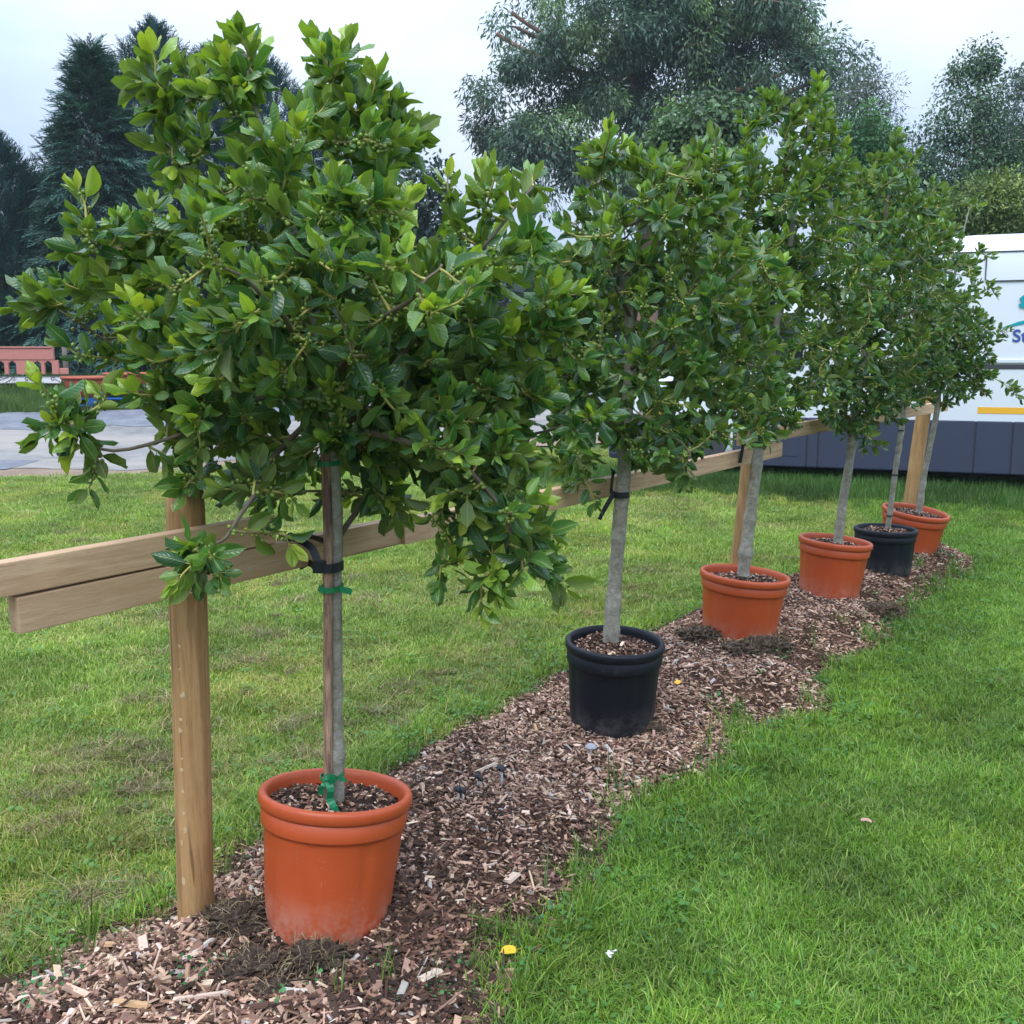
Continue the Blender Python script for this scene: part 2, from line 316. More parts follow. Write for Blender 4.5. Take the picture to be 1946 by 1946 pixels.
# ------------------------------------------------------------------ materials
class NT:
    def __init__(s, name):
        s.m = bpy.data.materials.new(name); s.m.use_nodes = True
        s.t = s.m.node_tree; s.n = s.t.nodes; s.l = s.t.links
        s.b = s.n["Principled BSDF"]; s.out = s.n["Material Output"]
    def new(s, typ, **kw):
        x = s.n.new("ShaderNode" + typ)
        for k, v in kw.items(): setattr(x, k, v)
        return x
    def put(s, a, b):
        if isinstance(a, (int, float)): b.default_value = a
        elif isinstance(a, tuple): b.default_value = a if len(a) == 4 or b.type == 'VECTOR' else a + (1,)
        else: s.l.new(a, b)
    def noise(s, scale, detail=4, rough=0.55, vec=None, dist=0.0, dim3=None):
        x = s.new("TexNoise"); x.inputs["Scale"].default_value = scale
        x.inputs["Detail"].default_value = detail; x.inputs["Roughness"].default_value = rough
        x.inputs["Distortion"].default_value = dist
        if vec is not None: s.l.new(vec, x.inputs["Vector"])
        return x.outputs[0]
    def coord(s, which="Object", scale=None, rot=None):
        x = s.new("TexCoord").outputs[which]
        if scale or rot:
            m = s.new("Mapping")
            if scale: m.inputs[3].default_value = scale
            if rot: m.inputs[2].default_value = rot
            s.l.new(x, m.inputs[0]); x = m.outputs[0]
        return x
    def ramp(s, fac, stops):
        r = s.new("ValToRGB"); e = r.color_ramp.elements
        while len(e) < len(stops): e.new(0.5)
        for k, (p, c) in enumerate(stops):
            e[k].position = p; e[k].color = (c if isinstance(c, tuple) else (c, c, c)) + ((1,) if not isinstance(c, tuple) or len(c) == 3 else ())
        s.l.new(fac, r.inputs[0]); return r.outputs[0]
    def mix(s, fac, a, b, mode='MIX'):
        x = s.new("Mix", data_type='RGBA', blend_type=mode)
        s.put(fac, x.inputs[0]); s.put(a, x.inputs[6]); s.put(b, x.inputs[7]); return x.outputs[2]
    def math(s, op, a, b=0.5, c=None):
        x = s.new("Math", operation=op); s.put(a, x.inputs[0]); s.put(b, x.inputs[1])
        if c is not None: s.put(c, x.inputs[2])
        return x.outputs[0]
    def maprange(s, v, a, b, c=0.0, d=1.0):
        x = s.new("MapRange", interpolation_type='SMOOTHSTEP'); s.put(v, x.inputs[0])
        for k, q in enumerate((a, b, c, d)): x.inputs[k + 1].default_value = q
        return x.outputs[0]
    def attr(s, name, typ='GEOMETRY'):
        x = s.new("Attribute", attribute_name=name, attribute_type=typ); return x.outputs["Color"]
    def bump(s, h, strength=0.3, dist=0.01):
        x = s.new("Bump"); x.inputs["Strength"].default_value = strength; x.inputs["Distance"].default_value = dist
        s.l.new(h, x.inputs["Height"]); s.l.new(x.outputs[0], s.b.inputs["Normal"]); return x
    def done(s, color=None, rough=None, spec=None):
        if color is not None: s.put(color, s.b.inputs["Base Color"])
        if rough is not None: s.put(rough, s.b.inputs["Roughness"])
        if spec is not None: s.b.inputs["Specular IOR Level"].default_value = spec
        return s.m
    def translucent(s, color, fac):
        t = s.new("BsdfTranslucent"); s.put(color, t.inputs[0])
        x = s.new("MixShader"); s.put(fac, x.inputs[0]); s.l.new(s.b.outputs[0], x.inputs[1]); s.l.new(t.outputs[0], x.inputs[2])
        s.l.new(x.outputs[0], s.out.inputs[0])

def plain(name, color, rough=0.6, spec=0.4, var=0.12, scale=20, bump=0.0):
    t = NT(name); co = t.coord()
    n = t.noise(scale, 5, 0.6, co)
    c = t.mix(n, tuple(x * (1 - var) for x in color), tuple(min(1, x * (1 + var)) for x in color))
    if bump: t.bump(n, bump, 0.005)
    return t.done(c, rough, spec)

def mat_leaf(name, back=(1.45, 1.30, 0.9), veins=9.0, gloss=0.20):
    t = NT(name)
    uvn = t.new("UVMap"); sep = t.new("SeparateXYZ"); t.l.new(uvn.outputs[0], sep.inputs[0])
    u = t.math('ABSOLUTE', t.math('SUBTRACT', sep.outputs[0], 0.5)); v = sep.outputs[1]
    mid = t.maprange(u, 0.012, 0.05, 1, 0)
    ph = t.math('FRACT', t.math('MULTIPLY', t.math('SUBTRACT', v, t.math('MULTIPLY', u, 0.45)), veins))
    tri = t.math('ABSOLUTE', t.math('SUBTRACT', ph, 0.5))          # 0.5 on a side vein
    side = t.maprange(tri, 0.42, 0.5, 0, 1)
    pet = t.maprange(v, 0.15, 0.20, 1, 0)
    edge = t.maprange(u, 0.45, 0.485, 0, 1)
    vein = t.math('MAXIMUM', t.math('MAXIMUM', mid, t.math('MULTIPLY', side, 0.2)), t.math('MULTIPLY', edge, 0.75))
    tint = t.attr("tint")
    nz = t.noise(55, 3, 0.6, t.coord("Object"))
    base = t.mix(nz, t.mix(1.0, tint, (0.72, 0.72, 0.72), 'MULTIPLY'), t.mix(1.0, tint, (1.25, 1.22, 1.2), 'MULTIPLY'))
    veinc = t.mix(1.0, t.mix(0.4, tint, (0.20, 0.22, 0.07)), (1.7, 1.6, 1.3), 'MULTIPLY')
    top = t.mix(vein, base, veinc)
    under = t.mix(1.0, t.mix(0.42, tint, (0.115, 0.135, 0.042)), back, 'MULTIPLY')
    under = t.mix(t.math('MULTIPLY', vein, 0.6), under, (0.26, 0.28, 0.10))
    geo = t.new("NewGeometry")
    c = t.mix(geo.outputs["Backfacing"], top, under)
    c = t.mix(pet, c, (0.34, 0.32, 0.085))
    t.put(t.math('ADD', t.math('MULTIPLY', geo.outputs["Backfacing"], 0.28), t.math('ADD', gloss - 0.06, t.math('MULTIPLY', nz, 0.14))), t.b.inputs["Roughness"])
    h = t.math('ADD', t.math('MULTIPLY', tri, -1.0), t.math('MULTIPLY', mid, -0.6))
    t.bump(h, 0.28, 0.004)
    t.done(c, None, 0.5)
    t.translucent(t.mix(1.0, c, (1.8, 2.1, 0.7), 'MULTIPLY'), 0.27)
    return t.m

def mat_foliage(name, trans=0.15, rough=0.55):
    """far foliage: per-vertex tint, diffuse with some light passing through"""
    t = NT(name); c = t.attr("tint")
    t.done(c, rough, 0.3)
    t.translucent(t.mix(1.0, c, (1.4, 1.6, 0.8), 'MULTIPLY'), trans)
    return t.m

def mat_tint(name, rough=0.8, spec=0.25, bumpscale=0, bump=0.3, noise=0.2, nscale=60):
    t = NT(name); c = t.attr("tint")
    n = t.noise(nscale, 4, 0.6, t.coord())
    c = t.mix(n, t.mix(1.0, c, (1 - noise,) * 3, 'MULTIPLY'), t.mix(1.0, c, (1 + noise,) * 3, 'MULTIPLY'))
    if bumpscale: t.bump(t.noise(bumpscale, 4, 0.6, t.coord()), bump, 0.004)
    return t.done(c, rough, spec)

def mat_bark():
    t = NT("holly_bark")
    co = t.coord("Object"); st = t.coord("Object", scale=(9, 9, 22))
    n1 = t.noise(24, 6, 0.7, co); n2 = t.noise(3, 4, 0.65, st); n3 = t.noise(160, 3, 0.6, co)
    c = t.ramp(n1, [(0.28, (0.13, 0.12, 0.085)), (0.48, (0.25, 0.235, 0.19)), (0.72, (0.40, 0.385, 0.345))])
    c = t.mix(t.math('MULTIPLY', t.maprange(n2, 0.56, 0.72), 0.7), c, (0.16, 0.15, 0.12))
    c = t.mix(t.maprange(n3, 0.62, 0.75), c, (0.52, 0.52, 0.48))
    t.bump(t.math('ADD', t.math('ADD', n2, n1), t.math('MULTIPLY', n3, 0.6)), 0.6, 0.006)
    return t.done(c, 0.8, 0.25)

def mat_wood(name, light, dark, axis='X', scale=1.0, knots=True):
    t = NT(name)
    st = {'X': (1.2, 22, 22), 'Z': (22, 22, 1.2)}[axis]
    co = t.coord("Object", scale=tuple(q * scale for q in st)); obj = t.coord("Object")
    n = t.noise(2.2, 6, 0.62, co, 0.6); f = t.noise(9, 3, 0.6, t.coord("Object", scale={'X': (2.0, 46, 46), 'Z': (46, 46, 2.0)}[axis]))
    oi = t.new("ObjectInfo")
    base = t.mix(oi.outputs["Random"], light, tuple(q * 0.86 for q in light))
    c = t.mix(t.maprange(n, 0.36, 0.66), base, dark)
    c = t.mix(t.math('MULTIPLY', t.maprange(f, 0.58, 0.70), 0.6), c, tuple(q * 0.6 for q in dark))
    cr = t.noise(1.0, 3, 0.5, t.coord("Object", scale={'X': (1.4, 75, 75), 'Z': (60, 60, 1.6)}[axis]), 0.3)
    c = t.mix(t.math('MULTIPLY', t.maprange(cr, 0.66, 0.70), 0.75), c, tuple(q * 0.42 for q in dark))
    fib = t.noise(3.0, 4, 0.7, t.coord("Object", scale={'X': (6, 120, 120), 'Z': (90, 90, 6)}[axis]))
    c = t.mix(fib, t.mix(1.0, c, (.72,) * 3, 'MULTIPLY'), t.mix(1.0, c, (1.22,) * 3, 'MULTIPLY'))
    blot = t.noise(3.5, 4, 0.6, obj)
    c = t.mix(t.math('MULTIPLY', t.maprange(blot, 0.5, 0.75), 0.35), c, tuple(q * 1.15 for q in light))
    if knots:
        vo = t.new("TexVoronoi"); vo.inputs["Scale"].default_value = 1.0
        t.l.new(t.coord("Object", scale={'X': (2.6, .01, 9), 'Z': (9, 9, 2.6)}[axis]), vo.inputs["Vector"])
        c = t.mix(t.maprange(vo.outputs["Distance"], 0.05, 0.15, 0.8, 0), c, (0.13, 0.06, 0.028))
    t.bump(t.math('ADD', n, t.math('MULTIPLY', f, 0.5)), 0.35, 0.003)
    return t.done(c, 0.72, 0.3)

def mat_pot(name, color, dust, rough, dust_amt):
    t = NT(name); co = t.coord("Object")
    sep = t.new("SeparateXYZ"); t.l.new(co, sep.inputs[0])
    n = t.noise(9, 5, 0.65, co); n2 = t.noise(70, 3, 0.6, co); oi = t.new('ObjectInfo')
    c = t.mix(n, tuple(q * 0.86 for q in color), tuple(q * 1.1 for q in color))
    streak = t.noise(3, 4, 0.6, t.coord("Object", scale=(14, 14, 1.5)))
    c = t.mix(t.math('MULTIPLY', t.maprange(streak, 0.55, 0.8), 0.25), c, tuple(q * 0.7 for q in color))
    low = t.maprange(sep.outputs[2], 0.02, 0.19, 1, 0)
    d = t.math('MULTIPLY', t.math('MULTIPLY', low, t.maprange(t.math('ADD', n, t.math('MULTIPLY', n2, 0.35)), 0.52, 0.9)), dust_amt)
    c = t.mix(d, c, dust)
    bl = t.noise(5.5, 6, 0.75, co, 0.4)
    c = t.mix(t.math('MULTIPLY', t.maprange(bl, 0.60, 0.74), 0.32), c, dust)
    sc = t.noise(2.2, 3, 0.6, t.coord('Object', scale=(40, 40, 5)))
    c = t.mix(t.math('MULTIPLY', t.maprange(sc, 0.70, 0.74), 0.4), c, dust)
    mud = t.math('MULTIPLY', t.maprange(sep.outputs[2], 0.0, 0.09, 1, 0), t.maprange(t.noise(22, 5, 0.7, co), 0.50, 0.62))
    c = t.mix(t.math('MULTIPLY', mud, 0.7), c, (0.10, 0.065, 0.05))
    sp = t.maprange(t.noise(130, 2, 0.5, co), 0.70, 0.76)
    c = t.mix(t.math('MULTIPLY', sp, 0.5), c, dust)
    t.bump(t.math('ADD', n2, t.math('MULTIPLY', n, 0.6)), 0.06, 0.004)
    t.put(t.math('ADD', t.math('MULTIPLY', d, 0.4), rough), t.b.inputs["Roughness"])
    return t.done(c, None, 0.45 if color[0] > .1 else 0.28)

M = {}
M['leaf'] = mat_leaf("holly_leaf")
M['bark'] = mat_bark()
M['twig'] = mat_tint("twig_bark", 0.6, 0.3, noise=0.15)
M['berry'] = mat_tint("green_berry", 0.25, 0.5, noise=0.2, nscale=90)
M['post'] = mat_wood("post_wood", (0.46, 0.275, 0.12), (0.29, 0.16, 0.065), 'Z')
M['rail'] = mat_wood("rail_wood", (0.62, 0.42, 0.265), (0.46, 0.29, 0.17), 'X')
M['endgrain'] = plain("end_grain", (0.20, 0.115, 0.06), 0.85, 0.2, 0.5, 120)
M['peel'] = plain("bare_wood", (0.52, 0.38, 0.22), 0.75, 0.3, 0.25, 60)
M['terracotta'] = mat_pot("terracotta_plastic", (0.43, 0.070, 0.017), (0.42, 0.26, 0.20), 0.42, 0.6)
M['blackpot'] = mat_pot("black_plastic", (0.005, 0.0065, 0.012), (0.15, 0.135, 0.13), 0.5, 0.55)
M['chip'] = mat_tint("bark_chip", 0.85, 0.2, 90, 0.4, 0.25, 120)
M['strap'] = plain("black_strap", (0.010, 0.012, 0.020), 0.5, 0.4)
M['tape'] = plain("green_tape", (0.008, 0.19, 0.075), 0.35, 0.5, 0.25, 30)
M['tealtape'] = plain("teal_tape", (0.03, 0.30, 0.27), 0.4, 0.5)
M['nail'] = plain("nail_steel", (0.45, 0.45, 0.46), 0.4, 0.5)

def mat_stake():
    t = NT("stake_bark")
    st = t.coord("Object", scale=(40, 40, 5)); n = t.noise(2.0, 5, 0.65, st, 0.4); big = t.noise(5, 3, 0.6, t.coord("Object", scale=(3, 3, 1)))
    c = t.ramp(n, [(0.3, (0.075, 0.042, 0.035)), (0.5, (0.27, 0.165, 0.115)), (0.7, (0.47, 0.31, 0.21))])
    c = t.mix(t.math('MULTIPLY', t.maprange(big, 0.5, 0.66), 0.8), c, (0.085, 0.048, 0.048))
    t.bump(n, 0.6, 0.006); return t.done(c, 0.8, 0.25)
M['stake'] = mat_stake()

def mat_soil():
    t = NT("compost_soil"); co = t.coord("Object")
    n = t.noise(60, 6, 0.7, co); n2 = t.noise(220, 3, 0.6, co)
    c = t.ramp(n, [(0.3, (0.022, 0.013, 0.010)), (0.6, (0.075, 0.045, 0.035)), (0.85, (0.17, 0.11, 0.085))])
    t.bump(t.math('ADD', n, n2), 0.9, 0.02); return t.done(c, 0.95, 0.1)
M['soil'] = mat_soil()
def mat_mulch():
    t = NT("mulch_base"); co = t.coord("Object"); n = t.noise(75, 6, 0.75, co); n2 = t.noise(7, 4, 0.6, co)
    c = t.ramp(n, [(0.32, (0.03, 0.018, 0.014)), (0.5, (0.115, 0.064, 0.040)), (0.68, (0.28, 0.17, 0.11))])
    c = t.mix(t.maprange(n2, 0.4, 0.65), c, t.mix(1.0, c, (0.55, 0.52, 0.5), 'MULTIPLY'))
    t.bump(n, 1.0, 0.02); return t.done(c, 0.95, 0.1)
M['mulch'] = mat_mulch()

def mat_lawn():
    t = NT("lawn_soil"); co = t.coord("Object")
    n = t.noise(0.8, 5, 0.6, co); f = t.noise(40, 5, 0.7, co)
    c = t.mix(t.maprange(n, 0.35, 0.65), (0.065, 0.105, 0.022), (0.11, 0.13, 0.04))
    c = t.mix(t.maprange(f, 0.5, 0.75), c, (0.055, 0.04, 0.02))
    t.bump(f, 0.8, 0.02); return t.done(c, 0.9, 0.15)
M['lawn'] = mat_lawn()

def mat_ground(name, stops, s1, s2, pale=None):
    t = NT(name); co = t.coord("Object")
    n = t.noise(s1, 6, 0.65, co); f = t.noise(s2, 4, 0.7, co)
    c = t.ramp(n, stops)
    c = t.mix(t.math('MULTIPLY', t.maprange(f, 0.55, 0.7), 0.5), c, tuple(q * 0.55 for q in stops[0][1]))
    if pale: c = t.mix(t.maprange(t.noise(0.5, 4, 0.6, t.coord("Object", scale=(0.4, 1.6, 1))), 0.45, 0.65), c, pale)
    t.bump(f, 0.6, 0.02); return t.done(c, 0.9, 0.2)
M['drive'] = mat_ground("worn_drive", [(0.3, (0.15, 0.145, 0.14)), (0.7, (0.27, 0.26, 0.25))], 2.6, 22, (0.29, 0.26, 0.23))
M['gravel'] = mat_ground("grey_gravel", [(0.3, (0.11, 0.12, 0.145)), (0.7, (0.20, 0.21, 0.235))], 3, 30)
M['dirt'] = mat_ground("dirt_verge", [(0.3, (0.17, 0.12, 0.085)), (0.7, (0.29, 0.215, 0.165))], 1.6, 20)

def mat_grass(name, trans=0.22):
    t = NT(name)
    c = t.mix(1.0, t.attr("tint"), t.attr("gtint", 'INSTANCER'), 'MULTIPLY')
    t.done(c, 0.5, 0.35); t.translucent(t.mix(1.0, c, (1.2, 1.5, 0.6), 'MULTIPLY'), trans); return t.m
M['grass'] = mat_grass("grass_blade")

# ------------------------------------------------------------------ the ground
def graded(a, b, fine0, fine1, step, far):
    mid = np.arange(fine0, fine1 + 1e-6, step)
    lo = fine0 - np.geomspace(step, fine0 - a, far)[::-1] if a < fine0 else []
    hi = fine1 + np.geomspace(step, b - fine1, far)
    return np.concatenate([lo, mid, hi])
def ground_sheet():
    xs = graded(-600, 600, -12, 14, 0.25, 22); ys = graded(-60, 900, -3, 26, 0.25, 22)
    X, Y = np.meshgrid(xs, ys)
    Z = lawn_z(X, Y) + 0.018 * (vnoise(X, Y, 1.1, 3) - 0.5) + 0.008 * (vnoise(X, Y, 3.3, 5) - 0.5)
    V = np.stack([X, Y, Z], -1).reshape(-1, 3); nx = len(xs)
    i = np.arange(len(ys) - 1)[:, None] * nx; j = np.arange(nx - 1)[None, :]
    F = np.stack([i + j, i + j + 1, i + nx + j + 1, i + nx + j], -1).reshape(-1, 4)
    mobj("lawn", fast_mesh("lawn", V, F), M['lawn'], kind='structure', label='mown lawn around the mulched row of potted hollies')
ground_sheet()

def band(name, xs, near, far, mat, lift, label, seed):
    """a ground band running across between the curves near(x) and far(x), draped on the terrain"""
    xs = np.asarray(xs); n0 = near(xs) + 0.35 * (vnoise(xs, xs * 0, 1.1, seed) - 0.5) + 0.25 * (vnoise(xs, xs * 0, 3.7, seed + 1) - 0.5)
    n1 = far(xs) + 0.3 * (vnoise(xs, xs * 0, 1.3, seed + 2) - 0.5); k = 24
    s = np.linspace(0, 1, k)[:, None]
    X = np.tile(xs, (k, 1)); Y = n0[None] * (1 - s) + n1[None] * s
    Z = lawn_z(X, Y) + 0.018 * (vnoise(X, Y, 1.1, 3) - 0.5) + lift
    V = np.stack([X, Y, Z], -1).reshape(-1, 3); nx = len(xs)
    i = np.arange(k - 1)[:, None] * nx; j = np.arange(nx - 1)[None, :]
    F = np.stack([i + j, i + j + 1, i + nx + j + 1, i + nx + j], -1).reshape(-1, 4)
    return mobj(name, fast_mesh(name, V, F), mat, kind='structure', label=label)
def curve(px, py): return lambda x: np.interp(x, px, py)
EDGE0 = curve([-60, -7, -5.1, -4.3, -3.8, -2.6, -1, 1, 4, 8], [11.9, 11.9, 11.95, 12.5, 13.1, 13.6, 14.3, 15.2, 16.5, 18])
EDGE1 = lambda x: EDGE0(x) + np.interp(x, [-9, -6, -4, -2], [1.0, 1.15, 0.85, 0.6])
EDGE2 = lambda x: np.maximum(EDGE1(x) + 1.2, np.interp(x, [-60, -8, -4, 0, 8], [16.2, 16.3, 16.9, 17.8, 20]))
EDGE3 = lambda x: EDGE2(x) + 1.15
XS = np.arange(-40, 6.01, 0.2)
band("dirt_verge", XS, EDGE0, EDGE1, M['dirt'], 0.022, 'bare brown earth strip between lawn and pale drive', 1)
band("driveway", XS, lambda x: EDGE1(x) - 0.25, EDGE2, M['drive'], 0.028, 'pale worn hard surface of the drive behind the fence', 4)
band("gravel_strip", XS, lambda x: EDGE2(x) - 0.2, EDGE3, M['gravel'], 0.034, 'grey gravel along the far side of the drive', 7)
band("gravel_patch", np.arange(-9.5, -6.2, 0.15), lambda x: 12.75 + 0.15 * (x + 6.2) ** 2 * 0.3, lambda x: 13.75 - 0.10 * (x + 7) ** 2 + 0.0 * x, M['gravel'], 0.032, 'small grey gravel patch at the left on the near edge of the drive', 11)

# ------------------------------------------------------------------ the mulch bank
R_EDGE = [(0.02, 1.5), (-0.06, 2.2), (-0.05, 2.42), (-0.10, 2.54), (-0.048, 2.79), (0.154, 2.929), (0.22, 3.208), (0.376, 3.345), (0.42, 3.579), (0.583, 3.752), (0.922, 4.042), (1.046, 4.453), (1.238, 4.453), (1.521, 4.585), (1.628, 5.104), (2.181, 5.637), (2.634, 6.404), (3.42, 7.319)]
L_EDGE = [(-2.1, 1.5), (-1.75, 2.1), (-1.46, 2.517), (-1.30, 2.751), (-1.06, 2.95), (-0.97, 3.188), (-0.91, 3.478), (-0.52, 3.95), (-0.27, 4.346), (0.02, 4.8), (0.22, 5.12), (0.72, 5.75), (1.05, 6.15), (1.8, 6.95), (2.45, 7.6), (3.2, 8.0), (3.62, 7.75)]
def resample(P, step):
    P = np.array(P); d = np.concatenate([[0], np.cumsum(np.linalg.norm(np.diff(P, axis=0), axis=1))])
    s = np.arange(0, d[-1], step); return np.stack([np.interp(s, d, P[:, 0]), np.interp(s, d, P[:, 1])], -1)
POLY = resample(np.vstack([R_EDGE, L_EDGE[::-1], R_EDGE[:1]]), 0.09)
POLY = POLY + 0.05 * np.stack([vnoise(POLY[:, 0], POLY[:, 1], 7, 21) - 0.5, vnoise(POLY[:, 0], POLY[:, 1], 7, 22) - 0.5], -1)
def poly_sd(x, y):
    """signed distance to the mulch outline, positive inside"""
    x = np.asarray(x, float).ravel(); y = np.asarray(y, float).ravel()
    out = np.empty(len(x)); A = POLY; B = np.roll(POLY, -1, 0)
    for c in range(0, len(x), 20000):
        p = np.stack([x[c:c + 20000], y[c:c + 20000]], -1)[:, None, :]
        ab = (B - A)[None]; ap = p - A[None]
        t = np.clip((ap * ab).sum(-1) / ((ab * ab).sum(-1) + 1e-12), 0, 1)
        d = np.sqrt(((ap - t[..., None] * ab) ** 2).sum(-1)).min(1)
        yi, yj = A[:, 1][None], B[:, 1][None]; cond = (yi > p[..., 1]) != (yj > p[..., 1])
        xin = A[:, 0][None] + (p[..., 1] - yi) * (B[:, 0] - A[:, 0])[None] / (yj - yi + 1e-12)
        ins = (cond & (p[..., 0] < xin)).sum(1) % 2 == 1
        out[c:c + 20000] = np.where(ins, d, -d)
    return out
def mound_h(x, y, sd):
    h = (0.075 + 0.07 * sm(3.0, 5.4, y) + .05 * np.exp(-((x + .88) ** 2 + (y - 2.85) ** 2) / .06) - .05 * np.exp(-((x - .46) ** 2 + (y - 4.15) ** 2) / .07)) * sm(-0.02, 0.34, sd)
    return h + (0.06 * (vnoise(x, y, 2.6, 31) - 0.42) + 0.03 * (vnoise(x, y, 6.5, 32) - 0.5) + 0.012 * (vnoise(x, y, 17, 33) - 0.5)) * sm(0, 0.15, sd)
def mulch_z(x, y, sd=None):
    x = np.asarray(x, float); y = np.asarray(y, float)
    if sd is None: sd = poly_sd(x, y).reshape(x.shape)
    return lawn_z(x, y) + mound_h(x, y, sd) + 0.004
def ground_z(x, y):
    x = np.atleast_1d(np.asarray(x, float)); y = np.atleast_1d(np.asarray(y, float)); sd = poly_sd(x, y)
    return np.where(sd > 0, mulch_z(x, y, sd), lawn_z(x, y) + 0.018 * (vnoise(x, y, 1.1, 3) - 0.5))
def mulch_bank():
    st = 0.03; xs = np.arange(-2.2, 3.8, st); ys = np.arange(1.45, 8.2, st); X, Y = np.meshgrid(xs, ys)
    sd = poly_sd(X, Y).reshape(X.shape)
    Z = lawn_z(X, Y) + mound_h(X, Y, sd) + np.where(sd > 0.01, 0.012, -0.03)
    nx = len(xs); ok = sd > -0.045
    q = ok[:-1, :-1] & ok[1:, :-1] & ok[:-1, 1:] & ok[1:, 1:]
    i, j = np.nonzero(q); a = i * nx + j
    F = np.stack([a, a + 1, a + nx + 1, a + nx], -1)
    used = np.unique(F); remap = np.full(X.size, -1); remap[used] = np.arange(len(used))
    V = np.stack([X, Y, Z], -1).reshape(-1, 3)[used]
    mobj("mulch_bank", fast_mesh("mulch_bank", V, remap[F]), M['mulch'], kind='structure', label='low bank of dark mulch that the pots stand in')
mulch_bank()

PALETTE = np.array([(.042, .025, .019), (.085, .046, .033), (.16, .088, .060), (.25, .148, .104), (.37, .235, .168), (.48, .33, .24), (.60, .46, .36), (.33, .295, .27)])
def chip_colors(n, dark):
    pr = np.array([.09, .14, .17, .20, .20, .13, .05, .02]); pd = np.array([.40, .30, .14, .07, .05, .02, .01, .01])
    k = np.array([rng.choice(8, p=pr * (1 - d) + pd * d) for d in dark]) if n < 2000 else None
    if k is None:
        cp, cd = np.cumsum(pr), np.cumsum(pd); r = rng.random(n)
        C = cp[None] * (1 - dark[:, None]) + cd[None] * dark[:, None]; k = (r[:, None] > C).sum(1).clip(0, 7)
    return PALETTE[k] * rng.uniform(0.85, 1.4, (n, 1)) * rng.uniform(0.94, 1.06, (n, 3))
CHIP_V = np.array([(-.5, -.42, 0), (.46, -.5, 0), (.5, .4, 0), (-.44, .5, 0), (-.4, -.36, 1), (.42, -.4, 1), (.38, .36, 1), (-.46, .38, 1)])
CHIP_F = box_geo(0, 1, 0, 1, 0, 1)[1]
def chips_mesh(name, P, L, W, T, dark, tilt=0.45, nrm=None):
    n = len(P); yaw = rng.uniform(0, 2 * np.pi, n)
    N = np.stack([rng.normal(0, tilt, n), rng.normal(0, tilt, n), np.ones(n)], -1); N /= np.linalg.norm(N, axis=1)[:, None]
    D = np.stack([np.cos(yaw), np.sin(yaw), np.zeros(n)], -1)
    Y = np.cross(N, D); Y /= np.linalg.norm(Y, axis=1)[:, None]; X = np.cross(Y, N)
    V, F = replicate(CHIP_V, CHIP_F, P, X, Y, N, np.stack([L, W, T], -1))
    return fast_mesh(name, V, F, col=np.repeat(chip_colors(n, dark), 8, 0), smooth=False)
def mulch_chips():
    P = []; X = rng.uniform(-2.2, 3.8, 620000); Y = rng.uniform(1.7, 8.2, 620000)
    dens = np.interp(Y, [1.7, 3.2, 4.5, 6, 8.2], [1.0, 1.0, .62, .40, .28])
    clump = 0.55 + 0.9 * vnoise(X, Y, 5, 41)
    k = rng.random(len(X)) < dens * clump * 1.0; X, Y = X[k], Y[k]
    vis = np.abs(X) < Y * 0.56 + 0.4; X, Y = X[vis], Y[vis]
    sd = poly_sd(X, Y); k = sd > -0.03 + 0.12 * (rng.random(len(X)) ** 3) - 0.05; X, Y, sd = X[k], Y[k], sd[k]
    Z = np.where(sd > 0, mulch_z(X, Y, sd), lawn_z(X, Y) + 0.006) + rng.uniform(0.0, 0.016, len(X))
    n = len(X); L = rng.lognormal(math.log(0.020), 0.5, n).clip(.006, .08); W = (L * rng.uniform(.13, .5, n)).clip(.0025, .015); T = rng.uniform(.002, .006, n)
    big = (Y < 2.75) & (rng.random(n) < .3); L[big] *= 1.7; W[big] *= 1.5
    sl = rng.random(n) < np.where(Y < 2.8, .14, .08); L[sl] *= rng.uniform(1.5, 2.6, sl.sum()); W[sl] = rng.uniform(.003, .007, sl.sum())
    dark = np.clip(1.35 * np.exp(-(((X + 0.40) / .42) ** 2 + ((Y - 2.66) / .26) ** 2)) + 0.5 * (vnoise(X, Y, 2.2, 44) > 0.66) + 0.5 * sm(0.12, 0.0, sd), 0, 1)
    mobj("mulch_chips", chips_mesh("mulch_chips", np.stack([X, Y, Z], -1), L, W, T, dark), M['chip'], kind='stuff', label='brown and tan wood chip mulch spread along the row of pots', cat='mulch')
mulch_chips()
